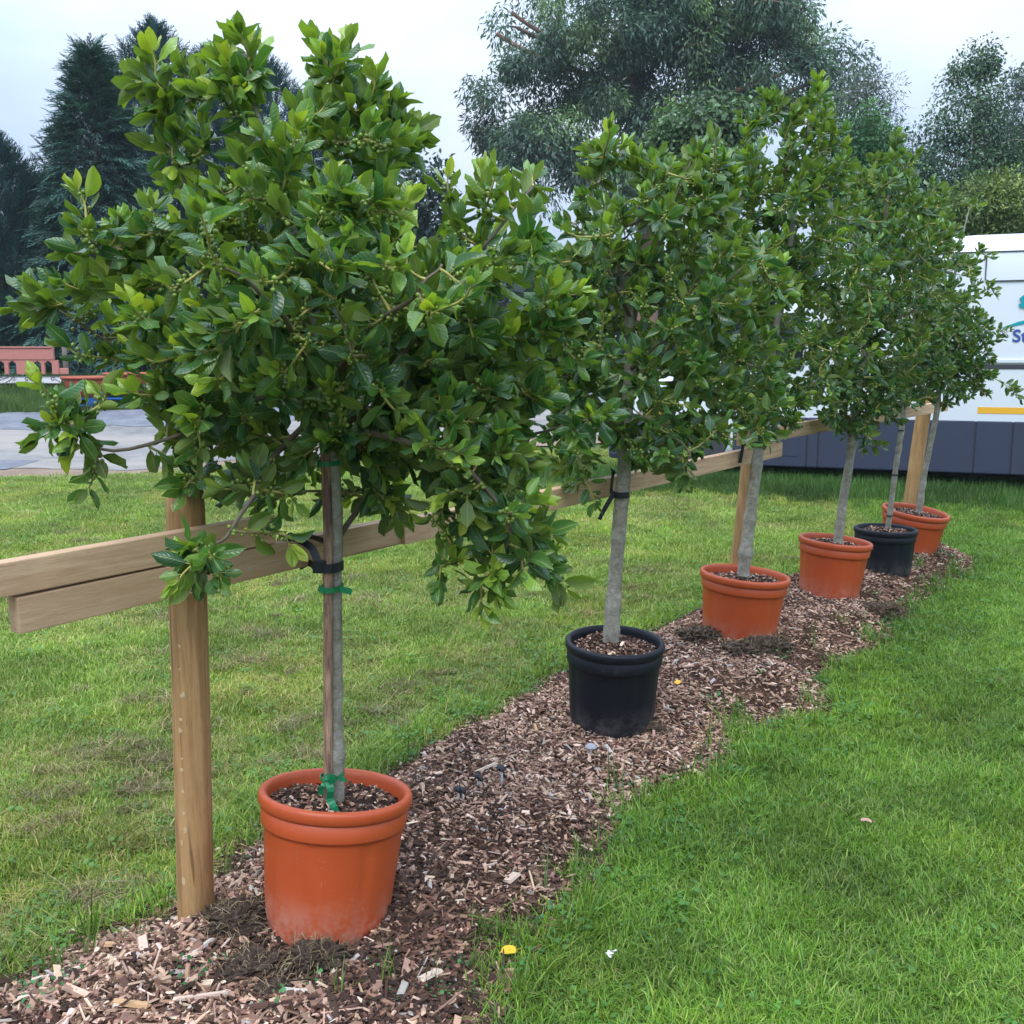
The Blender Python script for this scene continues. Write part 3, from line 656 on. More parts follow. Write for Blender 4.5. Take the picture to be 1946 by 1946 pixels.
# a few long pale splinters and chunks lying on top near the front
def single_chips():
    spots = [(-1.02, 2.62, .10, .030, 'broad pale chunk of wood on the mulch left of the near post foot'), (-0.86, 2.60, .13, .016, 'grey pale splinter pointing at the foot of the near post'), (-1.13, 2.68, .05, .026, 'short cream chip at the left mulch edge behind the broad chunk'), (-1.24, 2.57, .14, .012, 'long thin pale splinter at the left edge of the mulch'), (-0.80, 2.42, .15, .013, 'long orange tan splinter at the bottom of the mulch'), (-0.55, 2.44, .12, .016, 'tan splinter at the bottom, right of the long orange one'), (-0.97, 2.38, .11, .022, 'wide orange splinter at the bottom left of the mulch'), (-0.22, 2.54, .08, .03, 'flat pale bark flake in the dark mulch before the near pot'), (0.0, 3.05, .06, .035, 'pale bark flake on the mulch right of the nearest pot'), (0.40, 3.98, .14, .018, 'long pale splinter just below the near black pot'), (0.10, 4.15, .09, .014, 'pale stick left of the near black pot'), (-0.10, 3.72, .12, .012, 'pale stick behind the black capped mushrooms')]
    cols = [(.55, .42, .33), (.50, .45, .40), (.48, .30, .16), (.60, .48, .38)]
    for k, (x, y, l, w, lab) in enumerate(spots):
        me = fast_mesh("wood_splinter", CHIP_V * np.array([l, w, .008]), CHIP_F, col=np.tile(cols[k % 4], (8, 1)), smooth=False)
        o = mobj("wood_splinter", me, M['chip'])
        o.location = (x, y, float(mulch_z(np.array([x]), np.array([y]))[0]) + 0.016); o.rotation_euler = (random.uniform(-.2, .2), random.uniform(-.15, .15), random.uniform(0, 3.1))
        tag(o, lab, 'wood splinter', 'pale splinters lying on the mulch')
single_chips()

# ------------------------------------------------------------------ grass: clumps of blades instanced on points
def blade_clump(name, nb, rad, h0, h1, w, lean, cols, seed):
    r = np.random.default_rng(seed); n = nb
    a = r.uniform(0, 2 * np.pi, n); q = rad * np.sqrt(r.random(n)); base = np.stack([q * np.cos(a), q * np.sin(a), np.full(n, -.004)], -1)
    H = r.uniform(h0, h1, n); yaw = r.uniform(0, 2 * np.pi, n); ln = np.abs(r.normal(0, lean, n))
    d = np.stack([np.cos(yaw), np.sin(yaw), np.zeros(n)], -1); s = np.stack([-np.sin(yaw), np.cos(yaw), np.zeros(n)], -1)
    W = w * r.uniform(.6, 1.3, n); V = []; up = np.array([0, 0, 1.0])
    for t, ww in ((0, 1.0), (.45, .85), (.8, .5), (1.0, 0.08)):
        p = base + d * (H * ln * t ** 1.8)[:, None] + up * (H * t * (1 - .25 * np.minimum(ln, 1.5) * t))[:, None]
        V += [p - s * (W * ww / 2)[:, None], p + s * (W * ww / 2)[:, None]]
    V = np.stack(V, 1).reshape(-1, 3); F = np.array([(0, 1, 3, 2), (2, 3, 5, 4), (4, 5, 7, 6)])
    F = (F[None] + (np.arange(n) * 8)[:, None, None]).reshape(-1, 4)
    c = np.array(cols)[r.integers(0, len(cols), n)] * r.uniform(.75, 1.25, (n, 1)); c = np.repeat(c, 8, 0).reshape(n, 8, 3)
    c = (c * np.array([.75, .75, .95, .95, 1.05, 1.05, 1.1, 1.1])[None, :, None]).reshape(-1, 3)
    me = fast_mesh(name, V, F, col=c); me.materials.append(M['grass'])
    return bpy.data.objects.new(name, me)
def weed_clump(name, nl, rad, seed, col):
    r = np.random.default_rng(seed); TV, TF = [], []
    k = 8; th = np.linspace(0, 2 * np.pi, k, endpoint=False); rr = 1 - .22 * (np.arange(k) % 2)
    disc = np.vstack([[0, 0, -.12], np.stack([rr * np.cos(th), rr * np.sin(th), .08 * (np.arange(k) % 2)], -1)]); tri = np.array([(0, 1 + i, 1 + (i + 1) % k) for i in range(k)])
    a = r.uniform(0, 2 * np.pi, nl); q = rad * np.sqrt(r.random(nl)); P = np.stack([q * np.cos(a), q * np.sin(a), r.uniform(.012, .05, nl)], -1)
    N = np.stack([r.normal(0, .35, nl), r.normal(0, .35, nl), np.ones(nl)], -1); D = np.cross(N, r.normal(0, 1, (nl, 3)))
    X, Y, Z = frames(D, N); V, F = replicate(disc, tri, P, X, Y, Z, r.uniform(.0045, .0105, nl))
    c = np.repeat(np.array(col)[None] * r.uniform(.6, 1.3, (nl, 1)), len(disc), 0)
    me = fast_mesh(name, V, F, col=c); me.materials.append(M['grass']); return bpy.data.objects.new(name, me)

def scatter_stuff(name, P, protos, kindi, scl, tint, label, cat, tilt=0.0):
    me = bpy.data.meshes.new(name); me.vertices.add(len(P)); me.vertices.foreach_set("co", np.asarray(P, np.float32).ravel())
    a = me.attributes.new("rot", 'FLOAT_VECTOR', 'POINT'); rot = np.stack([rng.normal(0, tilt, len(P)), rng.normal(0, tilt, len(P)), rng.uniform(0, 6.28, len(P))], -1); a.data.foreach_set("vector", rot.astype(np.float32).ravel())
    a = me.attributes.new("scl", 'FLOAT', 'POINT'); a.data.foreach_set("value", np.asarray(scl, np.float32))
    a = me.attributes.new("sort", 'INT', 'POINT'); a.data.foreach_set("value", np.asarray(kindi, np.int32))
    a = me.attributes.new("gtint", 'FLOAT_COLOR', 'POINT'); c = np.ones((len(P), 4), np.float32); c[:, :3] = tint; a.data.foreach_set("color", c.ravel())
    ng = bpy.data.node_groups.new(name, 'GeometryNodeTree')
    ng.interface.new_socket("Geometry", in_out='INPUT', socket_type='NodeSocketGeometry'); ng.interface.new_socket("Geometry", in_out='OUTPUT', socket_type='NodeSocketGeometry')
    N, Lk = ng.nodes, ng.links; gi = N.new("NodeGroupInput"); go = N.new("NodeGroupOutput"); join = N.new("GeometryNodeJoinGeometry")
    def named(n, t):
        x = N.new("GeometryNodeInputNamedAttribute"); x.data_type = t; x.inputs[0].default_value = n; return x.outputs[0]
    for k, pr in enumerate(protos):
        oi = N.new("GeometryNodeObjectInfo"); oi.inputs[0].default_value = pr
        iop = N.new("GeometryNodeInstanceOnPoints"); cmp_ = N.new("FunctionNodeCompare"); cmp_.data_type = 'INT'; cmp_.operation = 'EQUAL'
        ins = [s for s in cmp_.inputs if s.type == 'INT']; Lk.new(named("sort", 'INT'), ins[0]); ins[1].default_value = k
        Lk.new(gi.outputs[0], iop.inputs["Points"]); Lk.new(cmp_.outputs[0], iop.inputs["Selection"]); Lk.new(oi.outputs["Geometry"], iop.inputs["Instance"])
        Lk.new(named("rot", 'FLOAT_VECTOR'), iop.inputs["Rotation"]); Lk.new(named("scl", 'FLOAT'), iop.inputs["Scale"]); Lk.new(iop.outputs[0], join.inputs[0])
    Lk.new(join.outputs[0], go.inputs[0])
    o = mobj(name, me, M['grass'], kind='stuff', label=label, cat=cat); md = o.modifiers.new("scatter", 'NODES'); md.node_group = ng
    return o

G1 = [(.125, .240, .026), (.168, .285, .034), (.085, .180, .026), (.21, .295, .055), (.13, .23, .05)]
G2 = [(.20, .26, .06), (.25, .26, .09), (.16, .25, .045), (.30, .26, .12)]
def lawn_grass():
    protos = [blade_clump("blades_short", 70, .075, .018, .04, .0042, .9, G1, 1), blade_clump("blades_lush", 66, .07, .024, .056, .0044, .8, G1, 2),
              blade_clump("blades_dry", 70, .08, .015, .04, .004, 1.2, G2, 3), blade_clump("blades_mixed", 70, .08, .02, .05, .0042, 1.0, G1 + G2[:2], 4), weed_clump("clover", 16, .06, 5, (.075, .19, .035))]
    n = 90000; Y = 2.0 + 12.5 * rng.random(n) ** 0.75; X = rng.uniform(-1, 1, n) * (Y * 0.53 + 0.9)
    keep = rng.random(n) < np.interp(Y, [2, 4, 7, 14.5], [1.0, 1.0, .9, .7]); X, Y = X[keep], Y[keep]
    e0 = EDGE0(X) + 0.35 * (vnoise(X, Y * 0, 1.1, 1) - .5) + 0.4 * (rng.random(len(X)) - 0.6)
    sd = poly_sd(X, Y); k = (sd < 0.0 + 0.05 * (rng.random(len(X)) - .6)) & (Y < np.where(X > 3, 15.0, e0)); X, Y, sd = X[k], Y[k], sd[k]
    # keep the near lawn thick and thin it with distance
    left = X < np.interp(Y, [2, 8.5], [-0.9, 3.3])
    pn = vnoise(X, Y, 1.3, 51); p2 = vnoise(X, Y, 4.0, 52); sort = np.zeros(len(X), int); r = rng.random(len(X))
    sort[r < .35] = 3
    lush = (~left & (r > .45)) | ((sd > -.25) & (r > .3)); sort[lush] = 1
    dry = left & (p2 + 0.5 * pn > 0.76) & (r < .6); sort[dry] = 2
    dry2 = ~left & (p2 > .72) & (r < .25); sort[dry2] = 3
    sort[(sd > -.4) & (rng.random(len(X)) < .09)] = 4; sort[rng.random(len(X)) < .02] = 4
    g = np.ones((len(X), 3)); mixv = (0.35 + 0.65 * vnoise(X, Y, .9, 53))[:, None]
    g = np.where(left[:, None], np.array([1.40, 1.22, 1.3]) * (1 - .25 * (mixv - .6)), np.array([.95, 1.0, .88]))
    g *= (0.55 + 0.5 * vnoise(X, Y, 3.1, 54)[:, None] + .34 * vnoise(X, Y, 9, 58)[:, None]) * rng.uniform(.85, 1.15, (len(X), 1))
    yel = (vnoise(X, Y, 1.7, 55) > .62)[:, None]; g = np.where(yel, g * np.array([1.13, 1.05, .98]), g)
    scl = rng.uniform(.75, 1.2, len(X)) * np.where(sd > -.15, 1.15, 1.0) * np.interp(Y, [3, 14], [1.0, 1.5])
    scatter_stuff("lawn_grass", np.stack([X, Y, lawn_z(X, Y) + 0.018 * (vnoise(X, Y, 1.1, 3) - 0.5)], -1), protos, sort, scl, g, 'mown green lawn grass with paler dry patches', 'grass', 0.12)
lawn_grass()

def clippings():
    r = np.random.default_rng(77)
    def straw(name, nb, rad, seed, cols): return blade_clump(name, nb, rad, .015, .045, .0032, 2.2, cols, seed)
    D = [(.24, .18, .09), (.17, .125, .065), (.34, .26, .14), (.13, .095, .05)]
    protos = [straw("straw_a", 64, .07, 81, D), straw("straw_b", 48, .05, 82, D), straw("straw_c", 70, .085, 83, D)]
    C = []
    for _ in range(200):
        y = 2.6 + 10 * r.random() ** .8; x = r.uniform(-y * .55, np.interp(y, [2, 8.5, 13], [-1.2, 2.8, 5.0]))
        m = r.integers(1, 4); ang = r.uniform(0.2, 0.9)
        for q in range(m): C.append((x + q * .09 * math.cos(ang) + r.normal(0, .03), y + q * .09 * math.sin(ang) + r.normal(0, .03)))
    C += [(-1.30 + r.normal(0, .05), 3.05 + r.normal(0, .05)) for _ in range(4)] + [(-1.62 + r.normal(0, .12), 4.1 + r.normal(0, .05)) for _ in range(5)]
    C += [(x, y) for x, y in zip(r.uniform(4.0, 5.3, 26), r.uniform(8.6, 10.2, 26))]
    C = np.array(C); sd = poly_sd(C[:, 0], C[:, 1]); C = C[sd < -.12]
    P = np.stack([C[:, 0], C[:, 1], lawn_z(C[:, 0], C[:, 1]) + .022], -1); n = len(P)
    scatter_stuff("grass_clippings", P, protos, r.integers(0, 3, n), r.uniform(.6, 1.3, n), np.ones((n, 3)) * r.uniform(.7, 1.3, (n, 1)), 'clumps of dried brown grass clippings lying on the lawn', 'grass clippings', .1)
clippings()

def rough_grass():
    protos = [blade_clump("tall_a", 60, .12, .10, .26, .006, .6, [(.05, .12, .02), (.07, .15, .03)], 91), blade_clump("tall_b", 60, .14, .06, .18, .006, .7, [(.07, .14, .025), (.10, .16, .04)], 92)]
    n = 5200; s = rng.uniform(-2.0, 6.5, n); o = rng.normal(-.15, .32, n)     # along the foot of the van
    X = 1.178 + .936 * s + .352 * o; Y = 12.03 - .352 * s + .936 * o
    n2 = 9000; X2 = rng.uniform(-16, 2, n2); Y2 = EDGE3(X2) + rng.uniform(0, 7, n2) ** 1.0
    X = np.concatenate([X, X2]); Y = np.concatenate([Y, Y2]); m = len(X)
    g = np.ones((m, 3)) * (0.6 + .8 * vnoise(X, Y, 1.5, 95)[:, None])
    g[n:] *= np.array([1.15, 1.0, 1.0]); sc = np.concatenate([rng.uniform(.35, .95, n), rng.uniform(.6, 1.2, n2)])
    scatter_stuff("rough_grass", np.stack([X, Y, lawn_z(X, Y)], -1), protos, rng.integers(0, 2, m), sc, g, 'long unmown grass at the foot of the van and beyond the drive', 'long grass', .1)
rough_grass()

def mulch_weeds():
    protos = [weed_clump("buttercup", 14, .05, 101, (.05, .17, .05)), blade_clump("sprout", 9, .03, .07, .2, .0045, .7, G1, 102), blade_clump("tuft", 26, .05, .05, .13, .0045, .7, G1, 103)]
    fixed = [(-.52, 2.50, 0), (-.36, 2.56, 0), (-.31, 2.44, 0), (-.20, 2.49, 0), (-.45, 2.44, 1), (-.33, 2.5, 1), (-.22, 2.52, 1), (-.16, 2.62, 0), (.24, 3.28, 1), (.92, 4.55, 0), (.95, 4.36, 2), (1.0, 4.42, 2), (1.05, 4.38, 2), (1.02, 4.5, 2), (1.70, 5.2, 2), (1.66, 5.1, 2), (1.6, 5.3, 1), (-1.28, 2.50, 0), (-1.33, 2.62, 0), (-1.22, 2.42, 0), (-1.17, 2.5, 0), (-.80, 2.58, 0), (-.60, 2.4, 0), (-.85, 2.49, 0), (.48, 3.66, 1), (.45, 3.5, 1), (-.08, 2.8, 2), (.1, 2.9, 0), (1.18, 4.75, 0), (1.35, 5.0, 0)]
    P = [(x, y) for x, y, k in fixed]; K = [k for _, _, k in fixed]
    for _ in range(420):                                            # weeds creeping in from the right-hand edge
        b = POLY[rng.integers(0, len(POLY))]; x, y = b + rng.normal(0, .07, 2)
        if y > 2.2: P.append((x, y)); K.append(int(rng.choice([0, 0, 1, 2, 2])))
    for _ in range(110):
        y = rng.uniform(5.6, 7.4); x = np.interp(y, [5.6, 7.4], [2.05, 3.35]) + rng.normal(0, .12); P.append((x, y)); K.append(int(rng.choice([0, 0, 2])))
    P = np.array(P); n = len(P)
    scatter_stuff("mulch_weeds", np.stack([P[:, 0], P[:, 1], ground_z(P[:, 0], P[:, 1])], -1), protos, K, rng.uniform(.6, 1.15, n), np.ones((n, 3)) * rng.uniform(.7, 1.2, (n, 1)), 'small clover, buttercup and grass weeds along the mulch edge', 'weeds', .15)
mulch_weeds()

# ------------------------------------------------------------------ plant pots
# rim centre, base centre, rim diameter, material, label
POTS = [
    ((-0.519, 2.869, 0.333), (-0.550, 2.819, -0.075), .450, 'terracotta', 'terracotta coloured plastic pot nearest the camera, beside the near post'),
    ((0.445, 4.280, 0.388), (0.433, 4.302, -0.025), .430, 'blackpot', 'black plastic pot with dusty foot, second in the row'),
    ((1.259, 5.410, 0.440), (1.228, 5.410, 0.055), .480, 'terracotta', 'orange plastic pot in front of the middle fence post, third in the row'),
    ((2.018, 6.282, 0.468), (1.984, 6.282, 0.085), .450, 'terracotta', 'orange plastic pot fourth in the row, just before the far black pot'),
    ((2.554, 6.898, 0.436), (2.550, 6.898, 0.09), .420, 'blackpot', 'small black plastic pot overlapping the last orange pot at the far end'),
    ((2.990, 7.490, 0.468), (2.945, 7.525, 0.09), .480, 'terracotta', 'orange plastic pot at the far end of the row, in front of the last post'),
]
def make_pot(rim, base, D, mat, label, black, seed):
    rim, base = Vector(rim), Vector(base); ax = (rim - base); h = ax.length; R = D / 2
    root = thing("plant_pot", label, "plant pot", base, group="potted hollies in a row")
    root.rotation_euler = ax.to_track_quat('Z', 'Y').to_euler()
    rb = R * (.79 if not black else .83); col = h * .775; seg = 80; m = M[mat]; r0 = random.Random(seed); ph0 = r0.uniform(0, 6)
    def rad(z): return rb + (R * .945 - rb) * (z / h)
    prof = [(rb - .004, .006), (rb, .012), (rad(.03), .03), (rad(.06), .06), (rad(h * .35), h * .35), (rad(h * .6), h * .6), (rad(col - .012), col - .012), (rad(col) + .001, col - .003), (rad(col) + .007, col), (rad(col) + .008, col + .004), (rad(h * .93) + .006, h * .915),
            (rad(h * .93) - .006, h * .93), (rad(col) - .006, col - .02), (rad(h * .3) - .006, h * .3), (rb - .008, .02), (.01, .02)]
    notch = [(-1.2 + k * math.pi / 3) for k in range(6)]
    def rf(k, th, rr, zz):
        if 2 <= k <= 7:
            fl = np.clip(np.cos(8 * (th + ph0)) - .62, 0, 1) / .38
            rr = rr - (.0035 * fl + (.004 * fl if k >= 6 else 0))
        if k <= 1 and not black or (k <= 1 and black):
            for a in notch:
                d = np.abs((th - a + np.pi) % (2 * np.pi) - np.pi); zz = np.where(d < .11, zz + .018, zz)
        return rr * (1 + .004 * np.sin(2 * th + ph0)), zz
    V, F = lathe(prof, seg, rf); mobj("pot_body", fast_mesh("pot_body", V, F), m, root)
    zt = h; rl = R * .965
    rp = [(rl - .012, zt - .041), (rl + .002, zt - .040), (R - .004, zt - .036), (R, zt - .029), (R, zt - .012), (R - .003, zt - .004), (R - .010, zt), (R - .018, zt - .001), (R - .024, zt - .007), (R - .027, zt - .02), (R - .032, zt - .06)]
    V, F = lathe(rp, seg, lambda k, th, rr, zz: (rr * (1 + .004 * np.sin(2 * th + ph0)), zz)); mobj("pot_rim", fast_mesh("pot_rim", V, F), m, root)
    rs = R - .030; zs = h - (.040 if not black else .034)
    n = 26; a = np.linspace(0, 2 * np.pi, 48, endpoint=False); rr = np.linspace(0, 1, n) ** .8 * rs
    X = rr[:, None] * np.cos(a); Y = rr[:, None] * np.sin(a); Z = zs - .012 + .020 * vnoise(X, Y, 14, seed) + .014 * vnoise(X, Y, 40, seed + 1) + .016 * np.exp(-(X ** 2 + Y ** 2) / .006) - .02 * (rr[:, None] / rs) ** 6 * (.4 + .6 * (np.cos(a - 2.2)[None] * .5 + .5))
    V = np.stack([X, Y, Z], -1).reshape(-1, 3); i = np.arange(n - 1)[:, None] * 48; j = np.arange(48)[None, :]
    F = np.stack([i + j, i + (j + 1) % 48, i + 48 + (j + 1) % 48, i + 48 + j], -1).reshape(-1, 4)
    soil = mobj("compost", fast_mesh("compost", V, F), M['soil'], root)
    k = 900; q = rs * .97 * np.sqrt(rng.random(k)); t = rng.uniform(0, 6.28, k); x, y = q * np.cos(t), q * np.sin(t)
    z = zs - .010 + .020 * vnoise(x, y, 14, seed) + .014 * vnoise(x, y, 40, seed + 1) + .016 * np.exp(-(x ** 2 + y ** 2) / .006) - .02 * (q / rs) ** 6 * (.4 + .6 * (np.cos(t - 2.2) * .5 + .5))
    L = rng.lognormal(math.log(.013), .5, k).clip(.004, .045); dk = np.full(k, .72 if seed == 0 else .6)
    cm = chips_mesh("bark_chips", np.stack([x, y, z], -1), L, (L * rng.uniform(.2, .6, k)).clip(.002, .014), rng.uniform(.002, .005, k), dk, .5)
    mobj("bark_chips", cm, M['chip'], soil, kind='stuff')
    return root
for k, (rim, base, D, mat, label) in enumerate(POTS): make_pot(rim, base, D, mat, label, mat == 'blackpot', k)

# ------------------------------------------------------------------ holly leaves
FOLD = [.35, 1.15, -.75, .7]
def leaf_template(seed, spiny, curl, wave):
    r = np.random.default_rng(seed); st = np.array([0, .19, .29, .45, .63, .82, 1.0])
    w = np.array([.014, .020, .120, .195, .205, .158, .012]) * r.uniform(.92, 1.1)
    cols = np.array([-1, -.5, 0, .5, 1.0]); V, UV = [], []
    for i, (s, ww) in enumerate(zip(st, w)):
        for c in cols:
            e = abs(c); sp = 1.0
            if spiny and 2 <= i <= 5 and e == 1: sp = 1.20 if (i + (c > 0)) % 2 else .88
            x = c * ww * sp
            z = -curl * (s ** 2) * .32 - FOLD[seed % 4] * (e ** 2) * ww + (.25 * ww * e if i in (2, 3, 4) else 0)
            z += .55 * wave * ww * e * math.sin(i * 2.2 + (0 if c > 0 else 1.7) + seed) * (1.4 if spiny else .8)
            y = s + (.035 * e if spiny and sp > 1 else 0)
            z += .035 * math.sin(s * 9 + seed) * (1 - .4 * e); V.append((x, y, z)); UV.append((.5 + .5 * c * (.98 if i < 6 else .3), s))
    F = [(i * 5 + j, i * 5 + j + 1, i * 5 + j + 6, i * 5 + j + 5) for i in range(6) for j in range(4)]
    return np.array(V), np.array(F), np.array(UV)
LEAVES = [leaf_template(1, False, .25, .10), leaf_template(2, False, .6, .18), leaf_template(3, False, .1, .12), leaf_template(4, False, .45, .30), leaf_template(5, False, .9, .35), leaf_template(6, False, .95, .22), leaf_template(7, False, .4, .30), leaf_template(8, True, .2, .2)]
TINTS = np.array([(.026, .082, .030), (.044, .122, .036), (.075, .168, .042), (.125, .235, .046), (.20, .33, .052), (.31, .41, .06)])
LEAF_MESH = {}
def leaf_mesh(v, t):
    if (v, t) not in LEAF_MESH:
        V, F, UV = LEAVES[v]
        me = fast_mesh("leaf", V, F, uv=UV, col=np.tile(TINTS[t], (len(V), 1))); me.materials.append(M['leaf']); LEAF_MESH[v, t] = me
    return LEAF_MESH[v, t]

def nrm(v): return v / (np.linalg.norm(v) + 1e-9)

def make_holly(key, label, base_lift, ntwig, nlimb, leaf_len, young, seed, berries=.45, group="potted hollies in a row", trunk_sides=14, flare=1.25, droop=.35, age=0.0):
    d = HOLLY_DATA[key]; r = np.random.default_rng(seed)
    tr = np.array(d['trunk']); base = tr[0, :3].copy()
    root = thing("holly_tree", label, "holly tree", base, group=group)
    loc = lambda P: np.asarray(P) - base
    # trunk
    P = spline(tr, 90); jit = np.stack([vnoise(P[:, 2], P[:, 2] * 0, 5, seed) - .5, vnoise(P[:, 2], P[:, 2] * 0, 5, seed + 1) - .5, np.zeros(len(P))], -1) * .022
    P[:, :3] += jit * np.linspace(0, 1, len(P))[:, None]
    R = P[:, 3] * (1 + .22 * (vnoise(P[:, 2], P[:, 2] * 0, 14, seed + 2) - .5)); 
    for q in range(7):
        zq = P[0, 2] + r.uniform(.08, .95); R = R * (1 + r.uniform(.06, .2) * np.exp(-((P[:, 2] - zq) / .022) ** 2))
    R[0] *= flare; R[1] *= 1 + (flare - 1) * .4
    V, F = tube(loc(P[:, :3]), R, trunk_sides); mobj("trunk", fast_mesh("trunk", V, F), M['bark'], root)
    E = np.array(d['ells']); vol = E[:, 3] * E[:, 4] * E[:, 5]; wts = vol ** .72; wts /= wts.sum()
    nodes, dirs = [p for p in P[:, :3]], None
    lo = E[:, 2].min() if False else (E[:, 2] - E[:, 5]).min()
    crown_nodes = [p[:3] for p in P if p[2] > lo - .05]; crown_r = [q for p, q in zip(P, R) if p[2] > lo - .05]
    N = list(crown_nodes); NR = list(crown_r)
    def grow(A, T, d0, d1, n, sag=0.0):
        L = np.linalg.norm(T - A); c1 = A + d0 * L * .38; c2 = T - d1 * L * .32; t = np.linspace(0, 1, n)[:, None]
        Q = A * (1 - t) ** 3 + 3 * c1 * t * (1 - t) ** 2 + 3 * c2 * t ** 2 * (1 - t) + T * t ** 3
        Q[:, 2] -= sag * L * (t[:, 0] * (1 - t[:, 0]))
        return Q
    zc = float(np.average(E[:, 2], weights=vol)); axis = np.array([np.average(E[:, 0], weights=vol), np.average(E[:, 1], weights=vol), zc])
    def outward(T):
        rel = T - np.array([axis[0], axis[1], zc - .35 * E[:, 5].max()]); v = nrm(rel * np.array([1, 1, .75])); low = np.clip((zc - T[2]) / (E[:, 5].max()), -1, 1)
        v = v + np.array([0, 0, .75 - (.75 + droop) * max(low, 0) * 1.1]) + r.normal(0, .28, 3); return nrm(v)
    # limbs
    limbs = [np.array(l) for l in d['limbs']]
    for q in range(nlimb):
        e = E[r.choice(len(E), p=wts)]; u = nrm(r.normal(0, 1, 3)); T = e[:3] + u * e[3:6] * .6
        cand = [i for i in range(len(crown_nodes)) if crown_nodes[i][2] < T[2] + .1] or [0]
        i = min(cand, key=lambda i: np.linalg.norm(crown_nodes[i] - T) + .5 * abs((T[2] - crown_nodes[i][2]) - .45 * np.linalg.norm((T - crown_nodes[i])[:2]))); A = crown_nodes[i]
        limbs.append(grow(A, T, nrm(nrm(T - A) + np.array([0, 0, .2])), outward(T), 5))
    for l in limbs:
        Q = spline(l, 22); Q += np.stack([vnoise(np.arange(22) * .3, np.zeros(22), 1, seed + i + int(l[0, 0] * 97)) - .5 for i in range(3)], -1) * .03 * np.linspace(0, 1, 22)[:, None]
        k = int(np.argmin(np.linalg.norm(P[:, :3] - Q[0], axis=1))); r0 = min(.0095, R[k] * .55) if l[-1, 2] > 1.02 or l[-1, 1] > 2.5 else .0042; rr = np.linspace(r0, .0028, 22)
        V, F = tube(loc(Q), rr, 7); mobj("branch", fast_mesh("branch", V, F), M['branchbark'], root)
        N += list(Q[3:]); NR += list(rr[3:])
    shoots = []
    for l in limbs:
        if l[-1, 2] < 1.02 and l[-1, 1] < 2.5: continue
        Q = spline(l, 22); ln_ = np.linalg.norm(np.diff(Q, axis=0), axis=1).sum(); m_ = int(ln_ / .062)
        for q in range(m_):
            f = .22 + .78 * (q + r.random()) / max(m_, 1); p_ = Q[min(21, int(f * 21))]; u = nrm(r.normal(0, 1, 3) + np.array([0, -.25, .35])); shoots.append(p_ + u * r.uniform(.09, .20))
    # twigs, nearest to the trunk first so that later ones grow from earlier ones
    tips = []
    for q in range(ntwig):
        e = E[r.choice(len(E), p=wts)]; u = nrm(r.normal(0, 1, 3)); rad = r.uniform(.25, .75) if r.random() < .28 else r.uniform(.78, 1.04)
        tips.append(e[:3] + u * e[3:6] * rad)
    ex = [np.array(t) for t in d['tips']]
    for t in [q for q in ex if q[2] > 1.02 or q[1] > 2.5]:
        for q in range(2): ex.append(t + r.normal(0, .035, 3) + np.array([0, 0, -.05]))
    tips += ex; nex = len(ex); tips += shoots; exid = set(range(ntwig, ntwig + nex))
    order = sorted(range(len(tips)), key=lambda i: np.linalg.norm((tips[i] - axis) * np.array([1, 1, .7])))
    NA = np.array(N); tw = MB(); LP, LD, LN, LS, LT, LV = [], [], [], [], [], []; BP, BR = [], []
    for i in order:
        T = tips[i]; dd = NA - T; dist = np.linalg.norm(dd, axis=1) + .5 * np.maximum(dd[:, 2] - .02, 0); j = int(np.argmin(np.where(dist < .05, 9, dist))); A = NA[j]
        d1 = outward(T)
        if i in exid: d1 = nrm(nrm(T - A) + d1 * .5)
        Lg = np.linalg.norm(T - A); n = max(6, int(Lg / .035)); Q = grow(A, T, nrm(T - A + r.normal(0, .2, 3) * Lg), d1, n, .12)
        rr = np.linspace(min(.0056, .0036 + Lg * .006), .0024, n)
        g = r.uniform(0, 1); c = (.36, .34, .095) if g < .65 else (.22, .19, .085)
        V, F = tube(loc(Q), rr, 5, False); tw.add(V, F, c); NA = np.vstack([NA, Q[2:-1]])
        seg = np.linalg.norm(np.diff(Q, axis=0), axis=1); s = np.concatenate([[0], np.cumsum(seg)]); tot = s[-1]
        leafy = min(tot * .92, r.uniform(.17, .32) * leaf_len / .095); nl = max(7, int(leafy / (leaf_len * .235))); phi = r.uniform(0, 6.28)
        vig = r.random(); ty = young * (2.0 if vig > .72 else .6)
        for m in range(nl + 4):
            f = min(1.0, m / nl); ss = tot - leafy * (1 - f); p = np.array([np.interp(ss, s, Q[:, a]) for a in range(3)])
            tt = np.array([np.interp(min(ss + .02, tot), s, Q[:, a]) - np.interp(max(ss - .02, 0), s, Q[:, a]) for a in range(3)]); tt = nrm(tt)
            phi += 2.39996 + r.normal(0, .25); a0 = nrm(np.cross(tt, [0.3, .2, 1])); b0 = np.cross(tt, a0); perp = math.cos(phi) * a0 + math.sin(phi) * b0
            th = math.radians(60 - 30 * f + r.normal(0, 12)) if m < nl else math.radians(r.uniform(10, 34))
            ld = nrm(math.cos(th) * tt + math.sin(th) * perp + np.array([0, 0, .30 - .42 * (1 - f) * r.random()]))
            ln = nrm(tt * .65 + np.array([0, 0, .42]) + r.normal(0, .34, 3))
            S = leaf_len * r.uniform(.62, 1.2) * (1 - .25 * max(0, f - .8) / .2 * (m >= nl))
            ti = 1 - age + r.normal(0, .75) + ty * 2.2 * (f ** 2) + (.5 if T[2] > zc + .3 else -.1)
            LP.append(p); LD.append(ld); LN.append(ln); LS.append(S); LT.append(int(np.clip(round(ti), 0, 5))); LV.append(int(r.integers(0, 8)))
